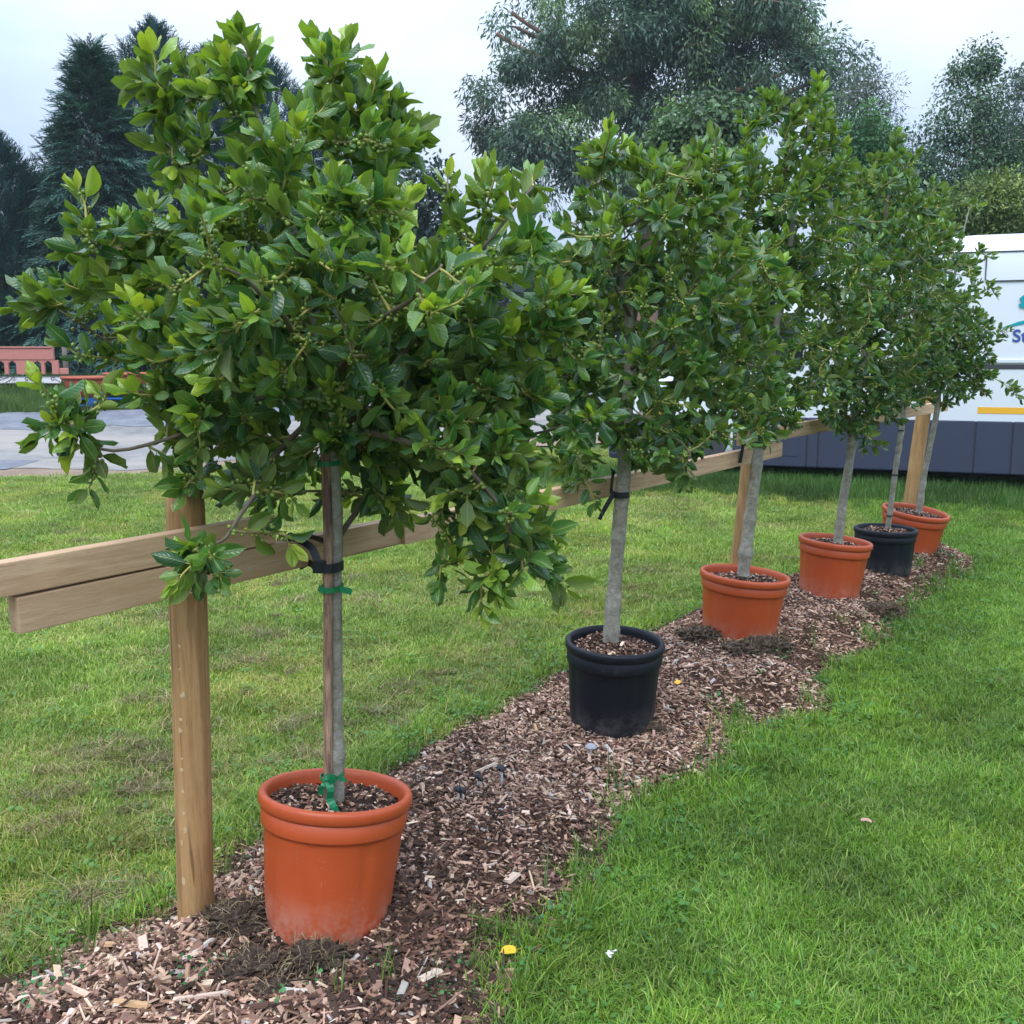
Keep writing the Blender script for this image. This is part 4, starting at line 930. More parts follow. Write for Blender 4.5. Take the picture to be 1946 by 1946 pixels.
        if r.random() < berries and tot > .08:
            for q in range(int(r.integers(10, 30))):
                ss = tot - leafy * r.uniform(.1, 1.2); p = np.array([np.interp(ss, s, Q[:, a]) for a in range(3)]); BP.append(p + nrm(r.normal(0, 1, 3)) * r.uniform(.010, .026)); BR.append(r.uniform(.0050, .0070))
    mobj("twigs", tw.mesh("twigs", col=True), M['twig'], root, kind='stuff')
    LP, LD, LN, LS, LT, LV = map(np.array, (LP, LD, LN, LS, LT, LV)); X, Y, Z = frames(LD, LN)
    # the 300 leaves that show largest are objects, the rest one mass
    view = LP + LD * (LS * .5)[:, None] - np.array(CAM); dist = np.linalg.norm(view, axis=1); area = np.abs((Z * view).sum(1) / dist) * LS ** 2 / dist ** 2
    ax_, ay_ = view[:, 0] / view[:, 1], view[:, 2] / view[:, 1]; cell = leaf_len * .55 / np.median(dist)
    cid = np.floor(ax_ / cell).astype(int) * 4096 + np.floor(ay_ / cell).astype(int); rank = np.zeros(len(LP)); seen = {}
    for i in np.argsort(dist): rank[i] = seen.get(cid[i], 0); seen[cid[i]] = rank[i] + 1
    best = np.argsort(-area / (1 + 1.6 * rank))[:300]; single = np.zeros(len(LP), bool); single[best] = True
    LPl = loc(LP)
    for i in best:
        o = bpy.data.objects.new("leaf", leaf_mesh(int(LV[i]), int(LT[i]))); link(o, root); s = LS[i]
        o.matrix_basis = Matrix(((X[i, 0] * s, Y[i, 0] * s, Z[i, 0] * s, LPl[i, 0]), (X[i, 1] * s, Y[i, 1] * s, Z[i, 1] * s, LPl[i, 1]), (X[i, 2] * s, Y[i, 2] * s, Z[i, 2] * s, LPl[i, 2]), (0, 0, 0, 1)))
    fol = MB(); UVs = []
    for v in range(8):
        k = np.nonzero((LV == v) & ~single)[0]
        if not len(k): continue
        TV, TF, TU = LEAVES[v]; V, F = replicate(TV, TF, LPl[k], X[k], Y[k], Z[k], LS[k])
        fol.V.append(V); fol.F.append(F + fol.n); fol.n += len(V); UVs.append(np.tile(TU, (len(k), 1)))
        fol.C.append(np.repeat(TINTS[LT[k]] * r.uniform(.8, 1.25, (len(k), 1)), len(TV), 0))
    me = fast_mesh("foliage", np.concatenate(fol.V), fol.F, uv=np.concatenate(UVs), col=np.concatenate(fol.C)); mobj("foliage", me, M['leaf'], root, kind='stuff')
    if BP:
        TV, TF = ico_sphere(); n = len(BP); I = np.eye(3); V, F = replicate(TV, TF, loc(np.array(BP)), np.tile(I[0], (n, 1)), np.tile(I[1], (n, 1)), np.tile(I[2], (n, 1)), np.array(BR))
        c = np.repeat(np.array([.17, .245, .04]) * r.uniform(.6, 1.4, (n, 1)), len(TV), 0); mobj("berries", fast_mesh("berries", V, F, col=c), M['berry'], root, kind='stuff')
    return root

M['branchbark'] = plain('branch_bark', (.13, .105, .075), .8, .25, .35, 30)
make_holly(1, 'tall wide holly in the nearest orange pot, green ties on its stem', 0, 430, 6, .084, .8, 11, 1.0)
make_holly(2, 'holly with big leaves and berry clusters in the black pot, second in the row', 0, 280, 10, .086, .5, 12, .8, age=.2)
make_holly(3, 'holly with yellowish young shoots at its pointed top, in the third pot', 0, 400, 14, .076, .62, 13, .6, age=.45)
make_holly(4, 'holly in the fourth pot with pale leaning stem and one low leafy sprig', 0, 360, 14, .072, .3, 14, .6, age=.55)
make_holly(5, 'slender holly tied to a cane in the small far black pot', 0, 240, 12, .070, .25, 15, .35, age=.55)
make_holly(6, 'last holly in the row, its crown against the white van', 0, 230, 12, .068, .25, 16, .35, age=.5)

# ------------------------------------------------------------------ the timber fence
fence = thing("timber_fence", 'low timber fence of round posts and sawn rails behind the potted hollies', 'fence', (-0.945, 2.78, -0.12))
FD = Vector((.6, .8, 0)); F0 = Vector((-0.5325, 3.1478, 0))           # rail face line through F0 along FD
FN = Vector((.8, -.6, 0))                                            # towards the lawn on the near side
def into_fence(o): o.matrix_parent_inverse = Matrix.Translation(-Vector(fence.location)); return o
def fence_rail(s0, s1, zb0, zb1, hgt, off, name="rail"):
    """rail whose face lies off in front of the face line, from s0 to s1, bottom zb0..zb1"""
    L = s1 - s0; me = bevel_box(name, 0, L, 0, .045, 0, hgt, .0035)
    o = mobj(name, me, M['rail'], fence); into_fence(o)
    p = F0 + FD * s0 + FN * off; o.location = (p.x, p.y, zb0); a = math.atan2(.8, .6); o.rotation_euler = Euler((0, -math.asin((zb1 - zb0) / L), a)); return o
fence_rail(-4.2, -.26, 1.008, 1.059, .081, .002)
fence_rail(-1.03, .33, 0.954, 0.977, .088, .0)
fence_rail(.272, 3.48, 0.975, 1.02, .083, .016)
r4 = fence_rail(2.94, 7.1, 1.118, 1.128, .082, .018)
# rough sawn end of the third rail where it laps the second
def post(s, base_z, top_z, dia, lean, label_marks, behind=.052):
    p = F0 + FD * s - FN * (behind + dia / 2 - .004)
    n = 22; z = np.linspace(base_z, top_z, n); t = np.linspace(0, 1, n)
    P = np.stack([p.x + lean * (z - 1.0) + .004 * (vnoise(z, z * 0, 3, int(s * 7) + 3) - .5), np.full(n, p.y), z], -1); R = dia / 2 * (1.01 - .03 * t + .03 * (vnoise(z, z * 0, 4, int(s * 11) + 5) - .5)); R[-1] *= .955
    V, F = tube(P, R, 28); V[:28 * n] += np.stack([(vnoise(V[:28 * n, 0] * 60, V[:28 * n, 1] * 60, 1, 4) - .5) * .003, (vnoise(V[:28 * n, 0] * 60, V[:28 * n, 1] * 60, 1, 6) - .5) * .003, np.zeros(28 * n)], -1)
    o = mobj("post", fast_mesh("post", V, F), M['post'], fence); into_fence(o)
    return o, P, R
post1, PP, PR = post(-.497, -.14, 1.232, .105, .02, True)
post(3.32, -.02, 1.30, .112, .075, False)
post(6.78, .02, 1.33, .118, .085, False)
# row of pale peeled nicks down the near post
for k, z in enumerate([1.195, .80, .735, .665, .60, .545, .485, .43, .372, .318, .262, .205, .10]):
    c = np.array([np.interp(z, PP[:, 2], PP[:, a]) for a in range(3)]); rad = float(np.interp(z, PP[:, 2], PR)); a = math.radians(-90 - 13 + rng.normal(0, 5)); n = 9; z += rng.normal(0, .008)
    w, h = rng.uniform(.003, .0075), rng.uniform(.004, .013); th = np.linspace(0, 2 * np.pi, n, endpoint=False); jit = rng.uniform(.45, 1.3, n)
    V = [(c[0] + math.cos(a) * (rad + .0022), c[1] + math.sin(a) * (rad + .0022), z)]
    for q in range(n):
        aa = a + math.cos(th[q]) * w * jit[q] / rad; V.append((c[0] + math.cos(aa) * (rad + .0012), c[1] + math.sin(aa) * (rad + .0012), z + math.sin(th[q]) * h * jit[q]))
    o = mobj("peel_mark", fast_mesh("peel_mark", np.array(V), np.array([(0, 1 + q, 1 + (q + 1) % n) for q in range(n)])), M['peel'], post1)
for s, z, off in [(3.33, 1.145, .018), (3.30, 1.075, .016), (3.36, 1.07, .016), (3.26, 1.20, .018), (-.33, 1.09, .002), (-.36, 1.00, .0)]:
    p = F0 + FD * s + FN * (off + .0005); V, F = tube([np.array(p) + np.array([0, 0, z]), np.array(p + FN * .002) + np.array([0, 0, z])], [.0042, .0038], 8)
    into_fence(mobj("nail_head", fast_mesh("nail_head", V, F, smooth=False), M['nail'], fence))

# ------------------------------------------------------------------ stakes, straps and ties
def trunk_at(key, z):
    t = np.array(HOLLY_DATA[key]['trunk']); return np.array([np.interp(z, t[:, 2], t[:, a]) for a in range(3)]), float(np.interp(z, t[:, 2], t[:, 3]))
def stake(key, z0, z1, rad, off, label, mat='stake', nseg=30):
    z = np.linspace(z0, z1, nseg); P = np.array([trunk_at(key, q)[0] for q in z]); rr = np.array([trunk_at(key, q)[1] for q in z])
    P = P + np.array(off)[None] * (rr + rad * .9)[:, None]; R = rad * (1 + .16 * (vnoise(z, z * 0, 16, key) - .5)); R[np.abs(z - (z0 + .62 * (z1 - z0))).argmin()] *= 1.16
    V, F = tube(P, R, 10); return tag(mobj("wooden_stake", fast_mesh("wooden_stake", V, F), M[mat]), label, 'stake')
stake(1, .28, 1.42, .0135, (-.42, -.88, 0), 'brown bark covered stake tied to the stem of the nearest holly')
stake(5, .36, 1.26, .010, (-.75, -.6, 0), 'pale cane tied with black bands to the slender holly in the far black pot', 'peel')
stake(6, .37, .80, .008, (.9, .2, 0), 'thin dark stick beside the stem of the last holly')
def ring_tie(key, z, hgt, extra, mat, name, label, cat, rx=None, tails=(), shift=(0, 0), tilt=0.0, parent=None):
    c, tr_ = trunk_at(key, z); th = np.linspace(0, 2 * np.pi, 40); rr = tr_ + .003 + extra * np.clip(np.cos(th - math.radians(244)), 0, 1) ** 3
    P = np.stack([c[0] + shift[0] + rr * np.cos(th), c[1] + shift[1] + rr * np.sin(th), c[2] + tilt * np.sin(th * 2 + 1) * .004 + 0 * th], -1)
    mb = MB(); mb.add(*ribbon(P, np.array([0, 0, 1.0]), hgt, .001))
    for tail, w, wd in tails: mb.add(*ribbon(spline(np.array(tail), 14), np.array(wd, float), w, .0006))
    o = mobj(name, mb.mesh(name, smooth=False), M[mat], parent)
    return tag(o, label, cat) if parent is None else o
c1, _ = trunk_at(1, 1.16)
def near(key, z, dx, dy, dz=0): c, r_ = trunk_at(key, z); return (c[0] + dx, c[1] + dy, z + dz)
ring_tie(1, 1.305, .013, .030, 'tape', 'green_tie', 'upper flat green tape tie round the stake and stem under the nearest crown', 'plant tie')
ring_tie(1, 0.951, .016, .030, 'tape', 'green_tie', 'middle green tape tie with a short tail, just below the black strap', 'plant tie', tails=[([near(1, 0.951, .02, -.035), near(1, 0.950, .042, -.045), near(1, 0.946, .055, -.048)], .018, (0, 0, 1)), ([near(1, 0.951, -.02, -.052), near(1, 0.956, -.032, -.050), near(1, 0.958, -.038, -.045)], .018, (.2, 0, 1))])
ring_tie(1, .395, .010, .030, 'tape', 'green_tie', 'lowest knotted green tape tie with a dangling tail, just above the orange pot', 'plant tie', tails=[
    ([near(1, .405, -.012, -.062), near(1, .375, .000, -.075), near(1, .345, -.004, -.068), near(1, .325, .008, -.074), near(1, .295, .018, -.072), near(1, .268, .024, -.070)], .020, (1, .3, .1)),
    ([near(1, .400, -.012, -.060), near(1, .385, -.022, -.066), near(1, .37, -.030, -.060), near(1, .352, -.032, -.055)], .016, (1, -.2, .5)),
    ([near(1, .398, .02, -.05), near(1, .397, .034, -.052), near(1, .388, .040, -.045)], .012, (0, 0, 1)),
    ([near(1, .400, -.025, -.055), near(1, .415, -.008, -.075), near(1, .405, .012, -.066), near(1, .395, -.006, -.072)], .018, (.4, 0, 1))])
ring_tie(6, .432, .028, .0, 'tealtape', 'teal_tie', 'teal tape band round the foot of the last holly', 'plant tie')
for z in (.52, .80, 1.10):
    ring_tie(5, z, .010, .018, 'strap', 'black_tie', {.52: 'low', .80: 'middle', 1.10: 'upper'}[z] + ' thin black band tying the cane to the slender holly', 'plant tie')
# tree straps holding stems to the rail
def rail_pt(s, z, off): p = F0 + FD * s + FN * off; return (p.x, p.y, z)
def tree_strap(key, z, hgt, extra, label, paths, buckle=None):
    root = thing("tree_strap", label, 'tree strap', trunk_at(key, z)[0], group='black straps holding the hollies to the fence rail')
    inv = Matrix.Translation(-Vector(root.location))
    o = ring_tie(key, z, hgt, extra, 'strap', 'strap_loop', None, None, parent=root); o.matrix_parent_inverse = inv
    for pts, w, wd in paths:
        V, F = ribbon(spline(np.array(pts), 26), np.array(wd, float) if not callable(wd) else wd, w, .001); q = mobj("strap_end", fast_mesh("strap_end", V, F, smooth=False), M['strap'], root); q.matrix_parent_inverse = inv
    if buckle:
        me = bevel_box("buckle", -.018, .018, -.009, .009, -.019, .019, .004); q = mobj("buckle", me, M['strap'], root); q.matrix_parent_inverse = inv; q.location = buckle; q.rotation_euler = (0, .1, .35)
    return root
bk = near(1, 1.018, -.036, -.040)
tree_strap(1, 1.013, .026, .032, 'black webbing strap with a buckle and a loose arched end, on the nearest holly', [
    ([bk, (bk[0] - .022, bk[1] + .07, 1.028), (bk[0] - .052, bk[1] + .15, 1.044), rail_pt(-.19, 1.062, .010), rail_pt(-.20, 1.070, -.02), rail_pt(-.20, 1.062, -.052)], .022, (.8, .1, .3)),
    ([rail_pt(-.205, 1.060, -.02), rail_pt(-.21, 1.068, .01), rail_pt(-.15, 1.064, .03), rail_pt(-.085, 1.035, .03), rail_pt(-.045, 1.01, .012)], .020, (.5, -.6, .7)),
    ([bk, (bk[0] - .02, bk[1] + .06, .995), rail_pt(-.14, .980, .006), rail_pt(-.17, .972, -.004)], .020, (.1, .3, 1)),
    ([bk, near(1, 1.015, -.03, -.046), near(1, 1.012, .0, -.050)], .025, (0, 0, 1))], buckle=bk)
tree_strap(2, 1.018, .026, .006, 'black strap with a hanging tail on the holly in the black pot', [
    ([near(2, 1.02, -.03, -.01), near(2, 1.03, -.045, .01), near(2, 1.10, -.042, .03), near(2, 1.118, -.04, .06)], .024, (.5, .8, .1)),
    ([near(2, 1.03, -.032, -.012), near(2, .99, -.055, -.022), near(2, .945, -.078, -.03), near(2, .915, -.09, -.03)], .020, (.6, .2, .5))])
tree_strap(3, 1.135, .030, .004, 'black strap wrapped down over both rails at the middle post', [
    ([near(3, 1.13, -.03, -.01), near(3, 1.135, -.055, .02), near(3, 1.14, -.075, .045)], .028, (0, 0, 1)),
    ([near(3, 1.225, -.075, .07), near(3, 1.222, -.076, .035), near(3, 1.15, -.076, .033), near(3, 1.05, -.080, .030), near(3, 1.022, -.08, .06)], .026, (.75, .65, 0))])

# ------------------------------------------------------------------ things lying about
def turf_clod(loc, size, label, seed, hair, rot=(0, 0, 0)):
    r = np.random.default_rng(seed); root = thing("turf_clod", label, 'turf clod', loc, group='lumps of old turf on the mulch'); root.rotation_euler = rot
    bm = bmesh.new(); bmesh.ops.create_icosphere(bm, subdivisions=5, radius=1); V = np.array([v.co[:] for v in bm.verts]); F = np.array([[v.index for v in f.verts] for f in bm.faces]); bm.free()
    k = 1 + .55 * (vnoise(V[:, 0] + V[:, 2], V[:, 1] - V[:, 2] * .6, 1.7, seed) - .5) + .45 * (vnoise(V[:, 0] - V[:, 2], V[:, 1] + V[:, 2], 4.3, seed + 1) - .5) + .38 * (vnoise(V[:, 0] * 2 + V[:, 2], V[:, 1] + V[:, 2] * 2, 7, seed + 2) - .5) + .26 * (vnoise(V[:, 0] * 2 - V[:, 2], V[:, 1] * 2 + V[:, 2], 15, seed + 3) - .5)
    V = V * k[:, None] * np.array(size); mobj("soil_lump", fast_mesh("soil_lump", V, F), M['clod'], root)
    n = int(hair * 1.6); P = V[r.integers(0, len(V), n)]; mb = MB()
    for p in P:
        d = nrm(p / np.array(size) ** 2 + r.normal(0, .9, 3) * np.linalg.norm(p / np.array(size) ** 2)); L = r.uniform(.015, .06); q = np.array([p, p + d * L * .5, p + d * L + np.array([0, 0, -.5 * L])])
        c = np.array([(.25, .19, .10), (.16, .11, .06), (.34, .27, .17)][r.integers(0, 3)]); mb.add(*tube(q, [.0011, .0009, .0004], 3, False), c)
    mobj("dead_roots", mb.mesh("dead_roots", col=True), M['chip'], root, kind='stuff'); return root
def mat_clod():
    t = NT("turf_soil"); co = t.coord("Object"); n = t.noise(45, 6, .75, co); n2 = t.noise(160, 4, .7, co)
    c = t.ramp(n, [(.32, (.045, .03, .022)), (.52, (.14, .10, .075)), (.72, (.30, .235, .18))]); t.bump(t.math('ADD', n, n2), 1.0, .02); return t.done(c, .95, .1)
M['clod'] = mat_clod()
def gz(x, y): return float(ground_z([x], [y])[0])
for (x, y, s, dz, lab, sd, hr) in [
    (-.535, 2.575, (.085, .045, .045), .035, 'long grey brown clod leaning on the front of the nearest pot', 201, 160),
    (-.80, 2.74, (.085, .07, .045), .02, 'grey matted turf lump between the near post and the nearest pot', 202, 140),
    (-.70, 2.58, (.10, .06, .032), .01, 'low crumbly turf lump in front of the near pot and post', 203, 120),
    (-.62, 2.47, (.05, .04, .024), .01, 'small crumbled turf lump nearest the front edge of the mulch', 209, 60),
    (1.27, 5.10, (.17, .08, .055), .01, 'wide hairy clod with dead grass in front of the third pot', 204, 420),
    (1.00, 5.28, (.11, .08, .04), .01, 'dark hairy clod at the left foot of the third pot', 205, 260),
    (2.20, 6.05, (.19, .09, .055), .01, 'dry grassy clod leaning on the foot of the fourth pot', 206, 420),
    (2.46, 6.10, (.12, .07, .035), .0, 'flat brown clod to the right of the fourth pot', 207, 160),
    (.60, 4.20, (.07, .05, .022), .0, 'small flat clod at the right foot of the near black pot', 208, 120)]:
    turf_clod((x, y, gz(x, y) + dz), s, lab, sd, hr, (0, .0, .25))

def fallen_leaf(x, y, size, col, label, rot, lobes=False, lift=.03):
    n = 12; th = np.linspace(0, 2 * np.pi, n, endpoint=False); rr = np.ones(n)
    if lobes: rr = 1 + .28 * np.cos(5 * th)
    V = [(0, 0, .12)] + [(rr[k] * math.cos(th[k]) * .9, rr[k] * math.sin(th[k]) * .55, .30 * math.sin(th[k]) ** 2 + .1 * math.sin(3 * th[k])) for k in range(n)]
    root = thing("fallen_leaf", label, 'fallen leaf', (x, y, gz(x, y) + lift)); root.rotation_euler = rot
    F = np.array([(0, 1 + k, 1 + (k + 1) % n) for k in range(n)]); me = fast_mesh("leaf_blade", np.array(V) * size, F, col=np.tile(col, (n + 1, 1))); mobj("leaf_blade", me, M['twig'], root)
    V, F = tube(np.array([(.8, 0, .05), (1.15, .05, .12), (1.5, .02, .16)]) * size, np.array([.04, .03, .02]) * size, 4); mobj("stalk", fast_mesh("stalk", V, F, col=np.tile(col, (len(V), 1))), M['twig'], root); return root
fallen_leaf(-.009, 2.70, .026, (.62, .40, .02), 'curled yellow fallen leaf on the grass at the mulch edge', (.5, .1, .3), lift=.05)
fallen_leaf(1.265, 3.447, .022, (.42, .24, .19), 'pinkish brown fallen leaf alone on the lawn at right', (.1, .1, -.2), lift=.055)
fallen_leaf(.775, 4.60, .026, (.80, .45, .05), 'small orange yellow lobed leaf lying on the mulch right of the near black pot', (.3, -.1, .9), True, lift=.02)
def petal():
    root = thing("white_blossom", 'small white crumpled petal lying on the grass at the bottom', 'petal', (.28, 2.674, gz(.28, 2.674) + .055))
    for k in range(3):
        n = 9; th = np.linspace(0, 2 * np.pi, n, endpoint=False); V = [(0, 0, .2)] + [(math.cos(a), math.sin(a) * .8, .3 * math.sin(2 * a + k)) for a in th]
        o = mobj("petal", fast_mesh("petal", np.array(V) * .012, np.array([(0, 1 + q, 1 + (q + 1) % n) for q in range(n)])), M['white'], root); o.location = (.008 * (k - 1), .004 * k, .002 * k); o.rotation_euler = (.4 * k, .5 - .4 * k, k * 2)
M['white'] = plain("white_petal", (.80, .82, .80), .5, .3, .05)
petal()
def mushroom(x, y, h, cap, label):
    z = gz(x, y); root = thing("mushroom", label, 'mushroom', (x, y, z), group='spent ink cap mushrooms on the mulch')
    V, F = tube(np.array([(0, 0, 0), (.003, -.002, h * .5), (.001, 0, h)]), np.array([.0048, .004, .0034]), 8); mobj("stem", fast_mesh("stem", V, F), M['stem'], root)
    V, F = lathe([(.001, h + .006), (cap * .6, h + .003), (cap, h - .006), (cap * 1.05, h - .014), (cap * .8, h - .010), (.003, h)], 12, lambda k, th, rr, zz: (rr * (1 + .18 * np.sin(5 * th)), zz - (.006 * np.sin(4 * th) if k in (2, 3) else 0))); mobj("cap", fast_mesh("cap", V, F), M['inkcap'], root)
M['stem'] = plain("mushroom_stem", (.58, .55, .52), .6, .3, .15); M['inkcap'] = plain("mushroom_cap", (.035, .035, .042), .5, .3, .4, 60)
for x, y, h, c, lab in [(-.195, 3.50, .062, .013, 'left white stemmed mushroom with a collapsed black cap on the mulch'), (-.178, 3.495, .058, .011, 'white stemmed mushroom with black cap close beside the left one'), (-.128, 3.60, .055, .011, 'middle white stemmed mushroom with a tiny black cap on the mulch'), (-.118, 3.595, .048, .009, 'short mushroom beside the middle black capped one'), (-.04, 3.59, .085, .016, 'tallest black capped mushroom, right of the others on the mulch')]: mushroom(x, y, h, c, lab)
def pale_mushroom(x, y):
    root = thing("mushroom", 'grey flat capped mushroom on the mulch just below the near black pot', 'mushroom', (x, y, gz(x, y)))
    V, F = tube(np.array([(-.004, -.01, 0), (0, 0, .03), (.003, .004, .05)]), np.array([.005, .0045, .004]), 8); mobj("stem", fast_mesh("stem", V, F), M['stem'], root)
    V, F = lathe([(.001, .062), (.014, .058), (.024, .048), (.025, .044), (.012, .047), (.003, .046)], 16); mobj("cap", fast_mesh("cap", V, F), plain("grey_cap", (.32, .32, .34), .5, .3, .3, 50), root)
pale_mushroom(.315, 3.90)

# ------------------------------------------------------------------ the van
M['vanwhite'] = plain("van_white_paint", (.60, .645, .70), .25, .5, .015, 3)
M['cladding'] = plain("grey_blue_cladding", (.032, .040, .070), .55, .35, .12, 8)
M['seam'] = plain("dark_seam", (.05, .05, .06), .7, .2)
M['glass'] = plain("van_glass", (.012, .016, .02), .08, .6, .05)
M['tyre'] = plain("tyre_rubber", (.014, .014, .016), .8, .2)
M['steel'] = plain("wheel_steel", (.16, .16, .17), .45, .5)
M['yellow'] = plain("yellow_stripe", (.72, .38, .03), .4, .4, .05)
M['amber'] = plain("amber_lens", (.80, .30, .02), .2, .5)
M['teal'] = plain("teal_print", (.0, .28, .33), .4, .4, .03)
M['navy'] = plain("navy_print", (.035, .07, .30), .4, .4, .03)
VAN = thing("panel_van", 'white high roofed panel van with grey lower cladding parked behind the hollies', 'van', (1.178, 12.03, .135), math.atan2(-.352, .936))
def vbox(name, x0, x1, y0, y1, z0, z1, mat, bev=.006, parent=None): return mobj(name, bevel_box(name, x0, x1, y0, y1, z0, z1, bev), M[mat], parent or VAN)
def van_body():
    top = curve([0, .06, .3, .6, .95, 1.2, 1.75, 2.3, 2.9, 3.4, 3.8, 6.05, 6.15], [.82, .95, 1.12, 1.22, 1.30, 1.52, 2.02, 2.38, 2.60, 2.68, 2.70, 2.70, 2.55])
    ins = curve([0, .1, .35, .8, 6.0, 6.15], [.30, .16, .06, .0, .0, .06])
    xs = np.concatenate([np.linspace(0, 3.8, 50), np.linspace(3.95, 6.15, 16)]); ks = np.array([0, .12, .3, .5, .7, .82, .90, .95, .98, 1.0]); yi = np.array([.02, .0, .0, .006, .022, .04, .062, .10, .17, .30])
    rows = []
    for x in xs:
        h = float(top(x)); zb = .30; z = zb + ks * (h - zb); y = yi * min(1, h / 2.0) + float(ins(x)); y = np.minimum(y, .95)
        rows.append(np.concatenate([np.stack([np.full(10, x), y, z], -1), np.stack([np.full(10, x), 2.0 - y[::-1], z[::-1]], -1)]))
    V = np.concatenate(rows); m = 20; i = np.arange(len(xs) - 1)[:, None] * m; j = np.arange(m)[None, :]
    F = np.stack([i + j, i + m + j, i + m + (j + 1) % m, i + (j + 1) % m], -1).reshape(-1, 4); e0 = np.arange(m)[None, ::1]; e1 = (np.arange(m) + (len(xs) - 1) * m)[None, ::-1]
    me = fast_mesh("van_body", V, [F, e0, e1]); bm = bmesh.new(); bm.from_mesh(me); bmesh.ops.recalc_face_normals(bm, faces=bm.faces[:]); bm.to_mesh(me); bm.free()
    mobj("van_body", me, M['vanwhite'], VAN)
van_body()
for a, b in [(1.42, 2.205), (2.215, 2.325), (2.335, 3.886), (3.898, 4.236), (4.248, 5.05)]: vbox("cladding_panel", a, b, -.022, .05, .245, .79, 'cladding', .012)
vbox("cladding_panel", 1.62, 2.13, -.026, -.015, .36, .72, 'cladding', .004)
V, F = tube(np.array([(4.95 + 1.0 * math.cos(a), .006, .52 + .58 * math.sin(a)) for a in np.linspace(math.pi * .98, math.pi * .35, 24)]), np.full(24, .006), 6); mobj("arch_crease", fast_mesh("arch_crease", V, F), M["vanwhite"], VAN)
vbox("cladding_backing", 1.40, 5.06, -.006, .05, .255, .785, 'seam', .004)
vbox("bumper", -.06, .42, .03, 1.97, .26, .74, 'cladding', .05)
vbox("underbody", .3, 6.0, .35, 1.75, .18, .38, 'seam', .02)
vbox("sliding_rail", 3.1, 5.9, -.004, .02, 1.325, 1.372, 'seam', .004)
vbox("body_crease", 3.1, 6.0, -.014, .02, 1.385, 1.425, 'vanwhite', .008)
vbox("gutter_seam", 3.0, 6.05, .056, .085, 2.506, 2.512, 'seam', .002)
vbox("panel_seam", 3.90, 6.05, .021, .06, 2.205, 2.217, 'seam', .002)
vbox("panel_seam", 3.885, 3.896, .030, .08, 2.217, 2.48, 'seam', .002)
vbox("yellow_stripe", 3.90, 6.0, -.003, .01, .868, .935, 'yellow', .001)
for x in (.88, 4.95):
    w = thing("wheel", None, None, (x, .14, .34)); w.parent = VAN
    pr = [(.19, -.11), (.30, -.12), (.335, -.09), (.34, 0), (.335, .09), (.30, .11), (.19, .10)]
    V, F = lathe(pr, 40); V = V[:, [0, 2, 1]]; mobj("tyre", fast_mesh("tyre", V, F[:, ::-1]), M['tyre'], w)
    V, F = lathe([(.02, -.085), (.07, -.085), (.09, -.06), (.17, -.05), (.185, -.10), (.20, -.10), (.20, .05)], 40); V = V[:, [0, 2, 1]]; mobj("rim", fast_mesh("rim", V, F[:, ::-1]), M['steel'], w)
    n = 28; th = np.linspace(0, 2 * np.pi, n, endpoint=False); V = np.vstack([[(x, -.003, .38)], np.stack([x + .43 * np.cos(th), np.full(n, -.003), np.maximum(.38 + .43 * np.sin(th), .26)], -1)])
    mobj("wheel_arch", fast_mesh("wheel_arch", V, np.array([(0, 1 + (k + 1) % n, 1 + k) for k in range(n)]), smooth=False), M['seam'], VAN)
def flat_poly(name, pts, y, mat, th=.004):
    """flat outline standing on the van's side, thickness th outwards"""
    n = len(pts); V = [(x, y, z) for x, z in pts] + [(x, y - th, z) for x, z in pts]; bm = bmesh.new(); vs = [bm.verts.new(v) for v in V]
    bm.faces.new(vs[n:]); bm.faces.new(vs[:n][::-1])
    for k in range(n): bm.faces.new([vs[k], vs[(k + 1) % n], vs[n + (k + 1) % n], vs[n + k]])
    bmesh.ops.recalc_face_normals(bm, faces=bm.faces[:]); bmesh.ops.triangulate(bm, faces=bm.faces[:]); me = bpy.data.meshes.new(name); bm.to_mesh(me); bm.free(); return mobj(name, me, M[mat], VAN)
flat_poly("side_window", [(1.18, 1.30), (2.12, 1.30), (2.14, 1.92), (1.86, 1.92), (1.30, 1.48)], .004, 'glass')
flat_poly("headlight", [(.30, .80), (.62, .84), (.70, 1.02), (.42, 1.00)], .05, 'steel', .03)
flat_poly("indicator_lamp", [(.44, .78), (.66, .80), (.66, .86), (.44, .84)], .015, 'amber', .03)
# tree emblem and lettering
lob = []
for k in range(60):
    a = 2 * math.pi * k / 60; q = 1 + .09 * math.cos(9 * a + .6) + .05 * math.cos(17 * a + 1.3)
    lob.append((4.405 + .185 * q * math.cos(a), 1.985 + .115 * q * math.sin(a) * (1.15 if math.sin(a) > 0 else .8)))
flat_poly("tree_emblem", lob, .009, 'teal')
flat_poly("tree_emblem", [(4.37, 1.92), (4.44, 1.92), (4.445, 1.84), (4.52, 1.79), (4.72, 1.745), (4.70, 1.735), (4.48, 1.765), (4.36, 1.795), (4.22, 1.765), (4.085, 1.735), (4.08, 1.745), (4.22, 1.80), (4.36, 1.835)], .0125, 'teal')
def lettering(txt, x, z, size, mat):
    cu = bpy.data.curves.new("lettering", 'FONT'); cu.body = txt; cu.size = size; cu.extrude = .001; cu.offset = .0035; cu.space_character = 1.02
    o = bpy.data.objects.new("lettering", cu); COL.objects.link(o); dg = bpy.context.evaluated_depsgraph_get(); me = bpy.data.meshes.new_from_object(o.evaluated_get(dg)); bpy.data.objects.remove(o)
    q = mobj("lettering", me, M[mat], VAN); q.location = (x, .004, z); q.rotation_euler = (math.pi / 2, 0, 0); return q
lettering("Ste", 4.175, 1.60, .175, 'navy')

